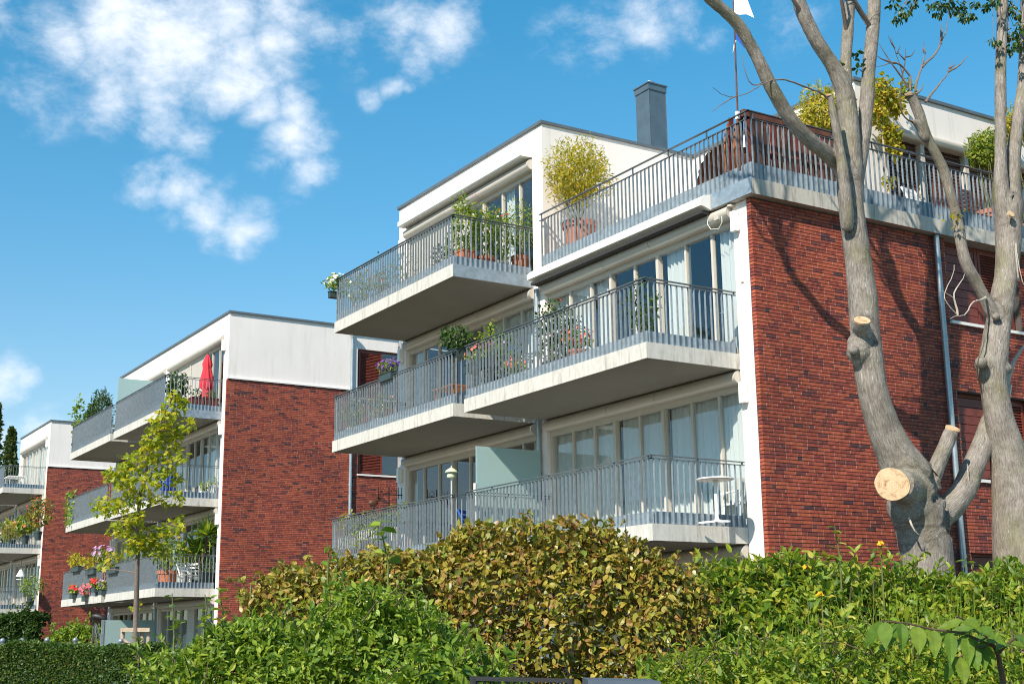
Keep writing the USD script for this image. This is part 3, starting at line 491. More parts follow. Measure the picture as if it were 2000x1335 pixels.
def flowers(parent, c, r, n, size, m, name='flower', heads=None):
    """Flower heads of six petals each."""
    p, d = ball(n, c, r, .8); V, F, K, o = [], [], [], 0
    for q, e in zip(p, d):
        e = unit(e+[-.4,-.5,.5]); a = unit(np.cross(e, [0,0,1.0])); b = np.cross(e, a); an = np.arange(6)*math.pi/3
        D = np.cos(an)[:,None]*a + np.sin(an)[:,None]*b + e*.25
        v, f, k = leaves(np.repeat(q[None], 6, 0), D, np.repeat(e[None], 6, 0), size*rng.uniform(.7, 1.1), PETAL); V.append(v); F.append(f+o); K.append(k); o += len(v)
    return part(parent, name, (np.vstack(V), np.vstack(F)), m, kind='stuff' if n > 1 else None, rnd=np.concatenate(K))
POTS = {'taper': lambda r, h: [(0,0),(.72*r,0),(.95*r,.82*h),(1.04*r,.82*h),(1.06*r,h),(.92*r,h),(.9*r,.9*h),(0,.9*h)], 'round': lambda r, h: [(0,0),(.7*r,0),(.98*r,.35*h),(r,.6*h),(.85*r,.92*h),(.95*r,h),(.8*r,h),(.75*r,.88*h),(0,.88*h)]}
def potted(name, label, cat, loc, pr, ph, pm, fm, n, spread, height, size, tmpl=LEAF, shape='taper', group=None, stem=True, fl=(), width=1.0, box_=None, up=.6, droop=.3, shell=.4):
    t = thing(name, label, cat, loc, group); x, y, z = loc
    if box_: part(t, 'planter', MB().box(x-box_[0]/2, x+box_[0]/2, y-box_[1]/2, y+box_[1]/2, z, z+ph*.93).box(x-box_[0]/2-.015, x+box_[0]/2+.015, y-box_[1]/2-.015, y+box_[1]/2+.015, z+ph*.932, z+ph), pm)
    else: part(t, 'pot', revolve(POTS[shape](pr, ph), loc), pm, smooth=40)
    c = np.array([x, y, z+ph+height*.56])
    if stem:
        m = MB()
        for k in range(7):
            e = c + rng.normal(size=3)*np.array([spread[0], spread[1], height*.5])*.45; a = np.array([x, y, z+ph*.85]) + rng.normal(size=3)*[.03,.03,0]
            m.tube([a, (a+e)/2 + rng.normal(size=3)*.04, e], [.012, .009, .004], 5)
        part(t, 'stems', m, GSTEM)
    foliage(t, c, (spread[0], spread[1], height*.52), n, size, fm, tmpl, up=up, droop=droop, width=width, shell=shell)
    for (m, k, s, dz) in fl: flowers(t, c+[0,0,dz], (spread[0]*1.05, spread[1]*1.05, height*.45), k, s, m)
    return t

# ------------------------------------------------------------------ the two bare trees before the brick wall
def limb_mesh(limbs, refine=.07, knob=()):
    man = []
    for pts in limbs:
        sph = [m3.Manifold.sphere(r, 18).translate(tuple(map(float, p))) for p, r in pts]
        man += [m3.Manifold.batch_hull([a, b]) for a, b in zip(sph, sph[1:])]
    for p, r in knob: man.append(m3.Manifold.sphere(r, 18).translate(tuple(map(float, p))))
    return m3.Manifold.batch_boolean(man, m3.OpType.Add)
def finish_bark(man, cuts=(), refine=.06, amp=.012, it=12, chains=(), knob=()):
    man = man.simplify(.004).refine_to_length(refine); q = man.to_mesh(); tm = trimesh.Trimesh(np.array(q.vert_properties[:, :3]), np.array(q.tri_verts), process=True)
    import scipy.sparse as sp
    E = tm.edges_unique; nv = len(tm.vertices); Wm = sp.coo_matrix((np.ones(2*len(E)), (np.r_[E[:,0], E[:,1]], np.r_[E[:,1], E[:,0]])), (nv, nv)).tocsr(); deg = np.maximum(np.asarray(Wm.sum(1)).ravel(), 1)[:, None]
    X0 = np.array(tm.vertices); X = X0.copy()
    for i in range(it):
        for g in (.5, -.51): X = X+g*((Wm@X)/deg-X)
    D = X-X0; ln = np.linalg.norm(D, axis=1, keepdims=True); tm.vertices = X0+D*np.minimum(1, .08/np.maximum(ln, 1e-9))
    p = np.array(tm.vertices); s = p*[7, 7, 1.6]
    p = p + np.array(tm.vertex_normals)*((meshkit.fbm(s, 3, 3)-.5)*2*amp + (meshkit.fbm(p*2.2, 2, 9)-.5)*2*amp*1.2)[:, None]
    if chains:      # keep every point near the limb it belongs to
        from scipy.spatial import cKDTree
        C = np.array([x for c in chains for x, _ in c]+[k[0] for k in knob]); Rr = np.array([r for c in chains for _, r in c]+[k[1] for k in knob]); d, k = cKDTree(C).query(p, k=4); lim = Rr[k]*1.18+.035; far = (d > lim).all(1)
        j = k[np.arange(len(p)), np.argmin(d-lim, 1)]; v = p[far]-C[j[far]]; p[far] = C[j[far]]+unit(v)*Rr[j[far]][:, None]
    out = trimesh.Trimesh(p, tm.faces, process=False)
    for o, n in cuts:            # saw a limb off: everything beyond the cut within reach goes
        pass
    return out
YT = 14.3
def tp(px, py, dy=0.0, Y=YT): return on_y(px, py, Y+dy)
def rad(px, py, hw, Y=YT, dy=0.0): p = tp(px, py, dy, Y); return hw*float((p-EYE)@CF)/FPX
def chain(nodes, Y=YT):     # nodes (px, py, half width in px, depth offset)
    return [(tp(n[0], n[1], n[3] if len(n) > 3 else 0, Y), rad(n[0], n[1], n[2], Y, n[3] if len(n) > 3 else 0)) for n in nodes]
def ground_node(n, Y, spread=1.5): p = tp(n[0], n[1], 0, Y); return [(np.array([p[0]+.02, p[1], -.15]), rad(n[0], n[1], n[2], Y)*spread), (np.array([p[0]+.01, p[1], .9]), rad(n[0], n[1], n[2], Y)*1.08)]
def resample(c, step=.12):       # smooth a chain with a spline
    from scipy.interpolate import CubicSpline
    P = np.array([p for p, _ in c]); r = np.array([q for _, q in c]); s = np.r_[0, np.cumsum(np.linalg.norm(np.diff(P, axis=0), axis=1))]
    n = max(3, int(s[-1]/step)); u = np.linspace(0, s[-1], n); Q = CubicSpline(s, P)(u); R = np.interp(u, s, r)
    return list(zip(Q, R))
def wood_disc(parent, o, n, r, label=None, name='cut_face'):
    n = unit(np.array(n, float)); m = trimesh.creation.cylinder(r, .03, sections=28); v = np.array(m.vertices); v[:, :2] *= (1+.10*meshkit.noise(v*9)[:, None])
    m.vertices = v; lc = v*[1,1,0]+[.02,.015,0]; m.apply_transform(trimesh.geometry.align_vectors([0,0,1], n)); m.apply_translation(o); part(parent, name, m, CUT, label, bk=lc)
def twigs(parent, starts, n, seed, name='twig', m=None, length=1.0, r0=.012, single_parts=True):
    pass
t1 = thing('bare_tree', 'grey bare tree with large pale sawn-off limb scar low on its trunk', 'tree', (tp(1812,1100)[0], YT, 0))
trunk = ground_node((1812,1100,50), YT) + chain([(1812,1100,49),(1806,1050,52),(1796,1000,56),(1782,955,56),(1752,890,38),(1727,835,32),(1709,780,31),(1695,705,30),(1689,640,29),(1682,560,27.5),(1674,490,26),(1667,440,25),(1663,400,24),(1660,340,25),(1659,300,22),(1657,240,20),(1652,190,19),(1640,150,16)])
L_up_left = chain([(1656,210,17),(1640,155,16),(1622,120,15),(1604,95,14.5),(1587,65,14),(1572,35,13.5),(1560,0,13),(1545,-60,12,-.1),(1520,-140,10,-.2),(1505,-220,7,-.3)])
L_up_mid = chain([(1652,165,13),(1652,120,11),(1655,70,11),(1660,0,10.5),(1664,-80,9.5,.1),(1660,-170,7.5,.2)])
L_up_right = chain([(1666,390,20),(1676,320,16),(1687,262,15),(1693,200,14),(1697,135,13.5),(1704,60,13),(1708,0,12.5),(1716,-80,11,-.1),(1730,-180,8,-.2)])
L_big_left = chain([(1660,355,22),(1640,322,18,-.03),(1612,298,16,-.08),(1580,272,15.5,-.12),(1548,238,14.5,-.15),(1522,198,13.5,-.18),(1500,158,13,-.2),(1484,122,13,-.2),(1466,88,13,-.2),(1446,55,12.5,-.2),(1420,26,12,-.2),(1386,-4,11.5,-.2),(1345,-55,11,-.2),(1300,-120,10,-.25),(1265,-200,9,-.3),(1240,-290,8,-.3),(1225,-390,6,-.35),(1215,-480,4,-.4)])
L_stub = chain([(1655,440,12,-.12),(1654,400,12,-.20),(1648,345,12,-.24),(1640,290,9.5,-.25),(1631,240,8,-.26),(1622,188,6.5,-.27)])
L_right = chain([(1802,1040,30),(1832,1010,27,-.05),(1862,985,25,-.08),(1888,945,24,-.08),(1906,900,22,-.06),(1922,860,20,-.04),(1937,815,18),(1953,780,16),(1963,758,13)])
L_stub2 = chain([(1800,960,24),(1818,935,18,-.1),(1834,900,15,-.2),(1848,868,14.5,-.26),(1858,842,13.5,-.3)])
S_big = chain([(1790,965,38),(1772,955,36,-.18),(1756,948,33,-.33)])
S_knob = chain([(1690,665,22),(1684,645,17,-.14),(1683,632,15,-.26)])
bulge = [(tp(1678,672,-.03), .19), (tp(1676,688,-.03), .185), (tp(1684,700,-.02), .17), (tp(1668,684,-.12), .085), (tp(1962,812,-.1), .10), (tp(1778,990,-.03), .37), (tp(1958,790,-.08), .12)]
CH1 = [resample(trunk, .05)] + [resample(c, .05) for c in (L_up_left, L_up_mid, L_up_right, L_big_left, L_stub, L_right, L_stub2, S_big, S_knob)]
man = limb_mesh([c[::3]+[c[-1]] for c in CH1], knob=bulge)
def bark_coords(V, chains):
    from scipy.spatial import cKDTree
    PT, S, A, Bv, T, off = [], [], [], [], [], 0.0
    for c in chains:
        p = np.array([x for x, _ in c]); t = unit(np.gradient(p, axis=0)); s = np.r_[0, np.cumsum(np.linalg.norm(np.diff(p, axis=0), axis=1))]; a = unit(np.cross(t[0], [.3,1,.2])); fa = []
        for k in range(len(p)): a = unit(a-t[k]*(a@t[k])); fa.append(a)
        fa = np.array(fa); PT.append(p); S.append(s+off); A.append(fa); Bv.append(np.cross(t, fa)); T.append(t); off += 7.3
    PT, S, A, Bv, T = map(np.concatenate, (PT, S, A, Bv, T)); d, k = cKDTree(PT).query(V, k=1); r = V-PT[k]
    return np.c_[(r*A[k]).sum(1)+S[k]*.02, (r*Bv[k]).sum(1), S[k]+(r*T[k]).sum(1)]
def saw(man, o, n, s=.5):       # cut the end of a limb flat: subtract a block standing on the cut
    n = unit(np.array(n, float)); b = m3.Manifold.cube((s*2, s*2, s), True).translate((0, 0, s/2)); T = trimesh.geometry.align_vectors([0,0,1], n); T[:3, 3] = o
    return man - b.transform(T[:3, :4])
cuts = [(tp(1742,944,-.38), (-.55,-.75,.20), .255), (tp(1684,624,-.30), (-.35,-.55,.75), .12), (tp(1861,835,-.31), (-.1,-.55,.8), .11), (tp(1620,184,-.27), (-.1,-.1,1), .05)]
for o, n, r in cuts: man = saw(man, o-unit(np.array(n))*.02, n, r*1.25)
bark = finish_bark(man, chains=CH1, knob=bulge); V, F = np.array(bark.vertices), np.array(bark.faces)
part(t1, 'trunk', (V, F), BARK, smooth=True, bk=bark_coords(V, CH1))
for (o, n, r), lb in zip(cuts, ('large fresh pale saw cut low on the trunk', 'small pale saw cut halfway up', 'pale saw cut on the short stub', None)): wood_disc(t1, o-unit(np.array(n))*.018, n, r*.97, lb)
up = np.random.default_rng(77)
for C_, k0, nb in ((L_big_left, .70, 9), (L_up_left, .6, 7), (L_up_mid, .5, 4), (L_up_right, .6, 5)):      # bare side branches higher up
    for j in range(nb):
        i = int((k0+(1-k0)*up.random())*(len(C_)-1)); q, rr = C_[i]; d_ = unit(np.array([up.normal()*.8-.2, up.normal()*.5, 1.0])); L_ = up.uniform(.9, 2.4); e1 = q+d_*L_*.5; e2 = q+d_*L_+np.array([0,0,.2])+up.normal(size=3)*.15
        if (e1-EYE)@CU/((e1-EYE)@CF) < 700/FPX and (e2-EYE)@CU/((e2-EYE)@CF) < 760/FPX: continue
        m = MB().tube([q, e1, e2], [min(rr*.45, .045), .022, .006], 6)
        for _ in range(4): b0 = e1+(e2-e1)*up.random(); m.tube([b0, b0+unit(d_+up.normal(size=3)*.7)*up.uniform(.3,.8)], [.010, .003], 5)
        part(t1, 'branch', m, TWIG)
def twig_tubes(list_of, Y=YT, w=1.0):
    m = MB()
    for pts in list_of:
        c = resample([(tp(p[0], p[1], p[2] if len(p) > 2 else 0, Y), 0.0) for p in pts], .08) if len(pts) > 2 else [(tp(p[0], p[1], p[2] if len(p) > 2 else 0, Y), 0) for p in pts]
        P = np.array([p for p, _ in c]); P[1:-1] += rng.normal(size=(len(P)-2, 3))*.004; m.tube(P, np.linspace(.016*w, .004, len(P)), 6)
    return m
[part(t1, 'twig', twig_tubes([w_], YT, 1.1), TWIG) for w_ in [[(1622,200,-.25),(1612,188,-.26),(1575,171,-.3),(1533,156,-.3),(1500,159,-.3),(1470,176,-.3),(1431,189,-.32),(1405,182,-.34),(1392,171,-.35)]]]
[part(t1, 'twig', twig_tubes([w_], YT, .7), TWIG) for w_ in [[(1436,189,-.32),(1410,203,-.33),(1396,213,-.34),(1390,218,-.34)], [(1490,160,-.3),(1464,160,-.3),(1455,140,-.31),(1449,108,-.31)]]]
[part(t1, 'twig', twig_tubes([w_], YT, 5.0), PALEBARK, 'pale dry branch beside the broken stub') for w_ in [[(1950,785,-.05),(1965,750,-.1),(1976,715,-.12),(1990,690,-.14),(2012,655,-.2)]]]
m = trimesh.creation.cylinder(.10, .30, sections=14); m.vertices += (meshkit.fbm(np.array(m.vertices)*14, 3)[:, None]-.5)*.06; m.apply_transform(trimesh.geometry.align_vectors([0,0,1], unit(np.array([.25,-.1,1])))); m.apply_translation(tp(1962,768,-.05)); part(t1, 'broken_stub', m, PALEBARK)
[part(t1, 'twig', twig_tubes([w_], YT, 1.2), PALEBARK) for w_ in [[(1893,950,-.2),(1891,930,-.24),(1889,905,-.25)], [(1925,870,-.1),(1922,850,-.2)], [(1775,1010,-.3),(1790,1040,-.36),(1800,1046,-.33)]]]
lv = []
for (a, b) in (((1668,120),(1675,98)), ((1672,135),(1690,130)), ((1640,125),(1630,122))):
    A, Bp = tp(*a), tp(*b); n = 9; P = A+(Bp-A)*rng.random(n)[:,None]; lv.append((P, rdir(n)))
P = np.vstack([x[0] for x in lv]); D = np.vstack([x[1] for x in lv]); v, f, k = leaves(P, D, unit(rdir(len(P))+[0,0,1]), .13); part(t1, 'leaf_spray', (v, f), L_DARK, rnd=k)

Y2 = 14.0
t2 = thing('bare_tree', 'second grey tree at right edge, leaning stem with low side branch', 'tree', (tp(1995,1150,0,Y2)[0], Y2, 0))
c2_ = lambda n: chain(n, Y2)
trunk = ground_node((2000,1150,58), Y2) + c2_([(2000,1150,56),(1992,1050,52),(1984,960,47),(1970,890,36),(1955,830,29),(1944,775,26),(1940,730,26),(1940,700,28),(1945,660,26),(1954,605,24),(1964,545,22.5),(1969,490,23),(1970,440,26),(1970,400,28)])
A1 = c2_([(1966,430,20),(1956,370,15),(1954,300,11.5),(1954,220,11),(1955,120,10.5),(1957,50,10),(1958,0,10),(1960,-90,9,.1),(1965,-200,7,.2)])
A2 = c2_([(1974,420,20),(1978,350,15),(1980,300,13.5),(1988,240,12),(1996,180,11.5),(2001,100,11),(2004,0,10),(2012,-120,8,-.2)])
A3 = c2_([(1938,612,16),(1925,586,12),(1903,545,11.5),(1886,512,11),(1878,480,10.5),(1873,445,10.5),(1866,412,10),(1856,377,9.5),(1842,330,9.5),(1824,294,9),(1808,261,9),(1797,228,10),(1788,204,11),(1778,186,8)])
A4 = c2_([(1806,268,9),(1795,245,8),(1786,238,6)])
bul = [(tp(1928,712,.02,Y2), .20), (tp(1932,732,.02,Y2), .19), (tp(1916,708,-.10,Y2), .10), (tp(1962,720,-.12,Y2), .13), (tp(1945,618,-.16,Y2), .07), (tp(1972,424,-.12,Y2), .09)]
CH2 = [resample(trunk, .05)]+[resample(c, .05) for c in (A1, A2, A3, A4)]
man = limb_mesh([c[::3]+[c[-1]] for c in CH2], knob=bul)
q = finish_bark(man, amp=.010, chains=CH2, knob=bul); V = np.array(q.vertices); part(t2, 'trunk', (V, np.array(q.faces)), BARK, smooth=True, bk=bark_coords(V, CH2))
wood_disc(t2, tp(1974,418,-.25,Y2), (-.1,-.9,.35), .06, None); wood_disc(t2, tp(1776,184,0,Y2), (-.3,-.3,.9), .075, None)
z3 = lambda x, y, d=0: (1700+x/6.667, y/6.667, d)
tw = [[z3(515,1190),z3(520,1100),z3(510,980),z3(470,930),(z3(400,855)),z3(330,820),z3(200,840),z3(60,865)], [z3(330,820),z3(200,795),z3(130,760),z3(80,725)], [z3(490,1150),z3(440,1050),z3(360,940),z3(290,850),z3(230,760),z3(160,650),z3(105,560)],
      [z3(590,1190),z3(620,1020),z3(660,900),z3(700,760),z3(712,700),z3(685,540)], [z3(675,875),z3(760,790),z3(850,700),z3(915,570),z3(980,420),z3(1010,290),z3(1025,150)], [z3(915,575),z3(925,500),z3(950,370)], [z3(915,560),z3(918,420),z3(910,300)],
      [z3(720,1330),z3(830,1180),z3(930,1060),z3(1010,940),z3(1030,880),z3(1050,790)], [z3(1015,935),z3(1100,890),z3(1200,810),z3(1270,720)], [z3(1030,890),z3(1105,840)], [z3(585,1225),z3(640,1190),z3(690,1120),z3(693,1085)], [z3(705,690),z3(680,640),z3(675,610)]]
for w in tw: part(t2, 'branch', twig_tubes([w], Y2, 1.5), TWIG)
dk = [[(1782,238),(1765,225),(1758,200),(1762,150),(1752,110),(1740,75)], [(1762,150),(1767,120),(1769,95)], [(1769,112),(1780,108),(1787,98)], [(1752,105),(1758,90)], [(1748,95),(1738,80),(1735,70)], [(1768,118),(1758,108),(1752,100)]]
[part(t2, 'twig', twig_tubes([w_], Y2, .9), STEM) for w_ in dk]
z5 = lambda x, y, d=-.3: (1840+x/4.45, 400+y/4.45, d)
[part(t2, 'twig', twig_tubes([w_], Y2, 1.2), PALEBARK) for w_ in [[z5(380,800,-.1),z5(300,830,-.3),z5(250,870,-.4),z5(200,950,-.45),z5(130,965,-.5),z5(70,990,-.5)], [z5(135,960,-.45),z5(115,860,-.45),z5(100,800,-.45),z5(150,690,-.45),z5(195,600,-.45)]]]
[part(t2, 'twig', twig_tubes([w_], Y2, .6), PALEBARK) for w_ in [[z5(140,960,-.45),z5(60,880,-.45),z5(25,820,-.45),z5(80,640,-.45),z5(105,520,-.45)], [z5(100,808,-.45),z5(40,770,-.45),z5(0,745,-.45)]]]
[part(t2, 'twig', twig_tubes([w_], Y2, 1.0), PALEBARK) for w_ in [[(1990,545,-.2),(1984,490,-.3),(1983,475,-.3),(1990,520,-.35),(2005,560,-.4)]]]
# leafy sprays hanging into the top of the view, on thin branches of the crown above
sprays = [(1745,8,14),(1762,22,16),(1752,36,12),(1773,30,12),(1780,8,14),(1822,12,14),(1832,26,14),(1838,14,16),(1850,8,18),(1862,20,14),(1880,22,16),(1884,36,10),(1896,30,12),(1872,8,14),(1904,8,10),(1925,14,10),(1933,8,12),(1962,6,18),(1945,4,12),(1976,16,14),(1985,28,14),(1972,70,14),(1985,64,18),(1994,50,14),(1978,90,16),(1990,84,18),(1970,100,12),(1940,78,10),(1950,84,12),(1960,74,10),(1998,90,16),(1860,-20,26),(1800,-16,24),(1900,-24,26),(1840,-50,34),(1930,-30,24),(1980,-20,28),(1770,-40,26),(1880,-80,40),(1950,-90,40),(2020,20,30),(2030,80,30),(2010,-60,40),(1820,-110,34),(1940,-160,50)]
P, D = [], []
mb = MB()
for (x, y, r) in sprays:
    c = tp(x, y, rng.uniform(-.25, .25), Y2); rr = r*.0072; n = int(9+r*1.1)
    p, d = ball(n, c, (rr, rr, rr*.8), .2); P.append(p); D.append(unit(d*.5+rdir(n)*.5-[0,0,.9]))
    hub = tp(1965 if x > 1915 else 1850, -200, .1, Y2); mb.tube([c, c*.6+hub*.4+rng.normal(size=3)*.15, hub], [.004, .008, .016], 5)
P = np.vstack(P); D = np.vstack(D); v, f, k = leaves(P, D, unit(rdir(len(P))+[-.3,-.3,.6]), .085*rng.uniform(.7, 1.3, len(P)), LEAF, 1.0)
mb.tube([tp(1965,-200,.1,Y2), tp(1850,-200,.1,Y2)], .025, 6)
part(t2, 'crown_branches', mb, TWIG); part(t2, 'crown', (v, f), L_DARK, kind='stuff', rnd=k)
v, f, k = leaves(*[np.vstack(x) for x in zip(*[(lambda c, n: (c+rng.normal(size=(n,3))*.05, rdir(n)))(tp(x, y, -.1, Y2), 5) for x, y in ((1850,425),(1862,420),(1872,418),(1868,436))])], np.tile([0,0,1.0], (20,1)), .09); part(t2, 'leaf_spray', (v, f), L_YELLOW, rnd=k)

# ------------------------------------------------------------------ hedges and shrubs in front
FH = unit(np.array([CF[0], CF[1], 0])); RH = np.array([math.cos(YAW), -math.sin(YAW), 0])
def mass(name, label, cat, outline, depth, thick, n, size, m, tmpl=LEAF, R=.5, zlow=.9, lump=.28, singles=0, lay=.11, group=None, width=1.0, droop=.35, stems=14, zdense=None, up=.55, stem_m=None, lobes=1.7, sizevar=(.5, 1.3), rag=.10, sprigs=45):
    """A leafy hedge or shrub: its upper outline is given in the photograph at the distance where it stands; leaves lie in a ragged shell over its front and top, and it is as thick as a shrub."""
    O = np.array([at_depth(x, y, depth) for x, y in outline]); u = (O-EYE)@RH; zt = O[:, 2]; order = np.argsort(u); u, zt = u[order], zt[order]
    d0 = float(np.mean((O-EYE)@FH)); ctr = EYE*[1,1,0] + RH*((u[0]+u[-1])/2) + FH*(d0+thick/2)
    t = thing(name, label, cat, ctr, group)
    nf = int(n*.68); uu = rng.uniform(u[0], u[-1], n); top = np.interp(uu, u, zt) + (meshkit.fbm(np.c_[uu*3.1, uu*0+3, uu*0], 3, 4)-.5)*.22
    endd = np.minimum(uu-u[0], u[-1]-uu); rnd_end = R*(1-np.sqrt(np.clip(1-(1-np.clip(endd/R, 0, 1))**2, 0, 1)))
    zlo = np.where(rng.random(n) < .16, .05, zlow); zz = zlo + (top-zlo)*rng.random(n)**.85
    h = np.clip((top-zz)/R, 0, 1); back = R*(1-np.sqrt(np.clip(1-(1-h)**2, 0, 1)))
    bumpn = (meshkit.fbm(np.c_[uu*lobes, zz*lobes, uu*0], 3, 7)-.5)*2*lump
    dep = back + rnd_end + bumpn + rng.exponential(lay, n)
    nrm = -FH*(.25+h[:,None]) + np.array([0,0,1.0])*(1.15-h[:,None])
    tpk = np.arange(n) >= nf
    db = rng.uniform(R*.5, thick, n); dep = np.where(tpk, db, dep); zz = np.where(tpk, top + (meshkit.fbm(np.c_[uu*lobes, db*lobes, uu*0+9], 3, 7)-.5)*2*lump*.6 - rng.exponential(lay, n), zz)
    nrm = np.where(tpk[:,None], np.array([0,0,1.0]), nrm)
    P = EYE*[1,1,0] + uu[:,None]*RH + (d0+dep)[:,None]*FH; P[:, 2] = np.maximum(zz, .03)
    N = unit(unit(nrm)*.8 + [0,0,up] + rng.normal(size=(n,3))*.55); D = unit(rdir(n) + unit(nrm)*.35 - np.array([0,0,droop]))
    S = size*rng.uniform(*sizevar, n); v, f, k = leaves(P, D, N, S, tmpl, width); kk = len(tmpl[0]); V = v.reshape(n, kk, 3); K = k.reshape(n, kk)
    seen = (~tpk) & (P[:, 2] > 1.65-.235*0-.03*d0) ; score = np.where(seen, dep-back-rnd_end-bumpn*.5-S*1.2, 9); idx = np.argsort(score)[:singles]; rest = np.ones(n, bool); rest[idx] = False
    fp = part(t, 'foliage', (V[rest].reshape(-1, 3), (tmpl[1][None]+(np.arange(rest.sum())*kk)[:,None,None]).reshape(-1, 3)), m, kind='stuff', rnd=K[rest].ravel())
    for i in idx: part(fp, 'leaf', (V[i], tmpl[1]), m)
    sm = MB(); SP, SD, SN = [], [], []
    for j in range(int(sprigs*(u[-1]-u[0]))):          # young shoots that stand out of the leafy shell
        if rng.random() < .6: a = rng.uniform(u[0], u[-1]); b0_ = rng.uniform(.0, thick*.5); zt0 = np.interp(a, u, zt)-.06
        else: a = rng.uniform(u[0]+.1, u[-1]-.1); b0_ = .05; zt0 = rng.uniform(max(zlow, .9), np.interp(a, u, zt))
        s0 = EYE*[1,1,0]+a*RH+FH*(d0+b0_+.1); s0[2] = zt0; dr = unit(np.array([0,0,1.0])*rng.uniform(.4,1.3)-FH*rng.uniform(0,.8)+rng.normal(size=3)*.35); Lh = rng.uniform(.5,1.5)*rag*1.6+.08
        mid = s0+dr*Lh*.55; e = s0+dr*Lh+np.array([0,0,-.1*Lh])+rng.normal(size=3)*.02; sm.tube([s0, mid, e], [.004,.003,.0015], 4)
        nl = int(5+Lh*26*.06/size); q = rng.random(nl)[:,None]**.7; SP.append(s0*(1-q)+e*q); SD.append(unit(rdir(nl)+dr*.5)); SN.append(unit(rdir(nl)*.5+[0,0,1]))
    if SP:
        SP, SD, SN = map(np.vstack, (SP, SD, SN)); v2, f2, k2 = leaves(SP, SD, SN, size*rng.uniform(.5, 1.15, len(SP)), tmpl, width); part(t, 'shoots', (v2, f2), m, kind='stuff', rnd=k2)
    for j in range(stems):
        a = rng.uniform(u[0]+.1, u[-1]-.1); b = a+rng.normal()*.25; e = EYE*[1,1,0]+b*RH+FH*(d0+rng.uniform(.15, thick*.8)); e[2] = np.interp(b, u, zt)*rng.uniform(.75, 1.02); s0 = EYE*[1,1,0]+a*RH+FH*(d0+thick*.5); s0[2] = -.05
        sm.tube([s0, (s0+e)/2+rng.normal(size=3)*.08, e], [.018, .012, .004], 5)
    part(t, 'stems', sm, stem_m or STEM); return t, u, zt, d0
hb = mass('hornbeam_hedge', 'rounded brown and gold leafed autumn hedge in the middle foreground', 'hedge',
     [(455,1156),(500,1124),(560,1102),(640,1092),(700,1088),(740,1081),(790,1068),(840,1046),(900,1026),(960,1016),(1020,1014),(1080,1016),(1140,1020),(1200,1030),(1260,1050),(1310,1072),(1350,1091),(1385,1118),(1408,1166)], 8.6, 1.5, 36000, .060, L_BROWN, OVAL, R=.45, zlow=.8, singles=260, lump=.3, lay=.15, droop=.55, width=1.05, rag=.03, sizevar=(.35, 1.25))
gl = mass('green_shrub', 'bright green leafy shrub at left of the foreground, before the autumn hedge', 'shrub',
     [(225,1312),(260,1287),(310,1262),(380,1240),(440,1222),(500,1200),(560,1204),(620,1182),(680,1160),(730,1152),(780,1160),(820,1182),(850,1222),(880,1252),(910,1287),(980,1312)], 7.0, 1.2, 24000, .052, L_GREEN, OVAL, R=.55, zlow=.95, singles=220, lump=.25, stems=20, droop=.15, width=.8, rag=.07)
gr = mass('green_shrub', 'green leafy shrub below the white pier and brick corner', 'shrub',
     [(1330,1164),(1360,1132),(1400,1112),(1450,1108),(1500,1111),(1550,1099),(1590,1092),(1640,1098),(1680,1106),(1710,1124)], 9.2, 1.6, 10500, .088, L_GREEN2, OVAL, R=.5, zlow=.9, singles=200, lump=.34, droop=.15, width=.72, rag=.075, sizevar=(.4, 1.35))
gr2 = mass('green_shrub', 'green leafy shrub in front of the trunk with the big saw cut', 'shrub',
     [(1670,1128),(1700,1106),(1740,1104),(1790,1116),(1840,1128),(1880,1144),(1920,1156),(1960,1166)], 9.6, 1.4, 7500, .088, L_GREEN2, OVAL, R=.5, zlow=.9, singles=120, lump=.34, droop=.15, width=.72, rag=.075, sizevar=(.4, 1.35))
gr3 = mass('green_shrub', 'green shrub at the right edge below the second tree', 'shrub',
     [(1880,1184),(1920,1154),(1960,1136),(2000,1126),(2060,1119),(2120,1134)], 9.0, 1.4, 6000, .08, L_GREEN2, OVAL, R=.5, zlow=.9, singles=60, lump=.3, droop=.15, width=.7, rag=.08)
gf = mass('low_shrub', 'low tangle of lime green leaves along the bottom right edge', 'shrub',
     [(1290,1310),(1330,1288),(1400,1272),(1470,1255),(1540,1260),(1600,1246),(1680,1255),(1760,1250),(1840,1262),(1920,1255),(2000,1250),(2060,1255)], 6.6, 1.6, 11000, .060, L_GREEN2, OVAL, R=.5, zlow=.9, singles=160, lump=.25, droop=.1, width=.6, stems=24, rag=.08, sizevar=(.4, 1.35))
gb = mass('low_shrub', 'low green shrub under the autumn hedge beside the black railing', 'shrub',
     [(700,1330),(760,1308),(830,1296),(900,1302),(960,1318),(1010,1335)], 6.2, .8, 2600, .065, L_GREEN, OVAL, R=.3, zlow=1.1, singles=60, lump=.2, droop=.1, width=.85, stems=8)
ht = mass('clipped_hedge', 'neatly clipped dark green hedge at the bottom left, under ball-topped posts', 'hedge',
     [(-60,1258),(0,1258),(60,1259),(120,1260),(180,1261),(250,1262),(300,1264)], 22.0, 1.2, 42000, .05, L_HEDGE, LEAF, R=.12, zlow=.55, lump=.05, lay=.05, droop=.1, stems=6, lobes=.9, rag=.02, sprigs=0)
iv = mass('ivy_hedge', 'tall dark ivy-covered hedge block beside the farthest building', 'hedge',
     [(-40,1200),(0,1201),(40,1199),(70,1198),(79,1202)], 60.0, 1.5, 9000, .16, L_DARK, ROUND, R=.2, zlow=1.0, lump=.15, lay=.1, stems=4, sprigs=8, rag=.25)
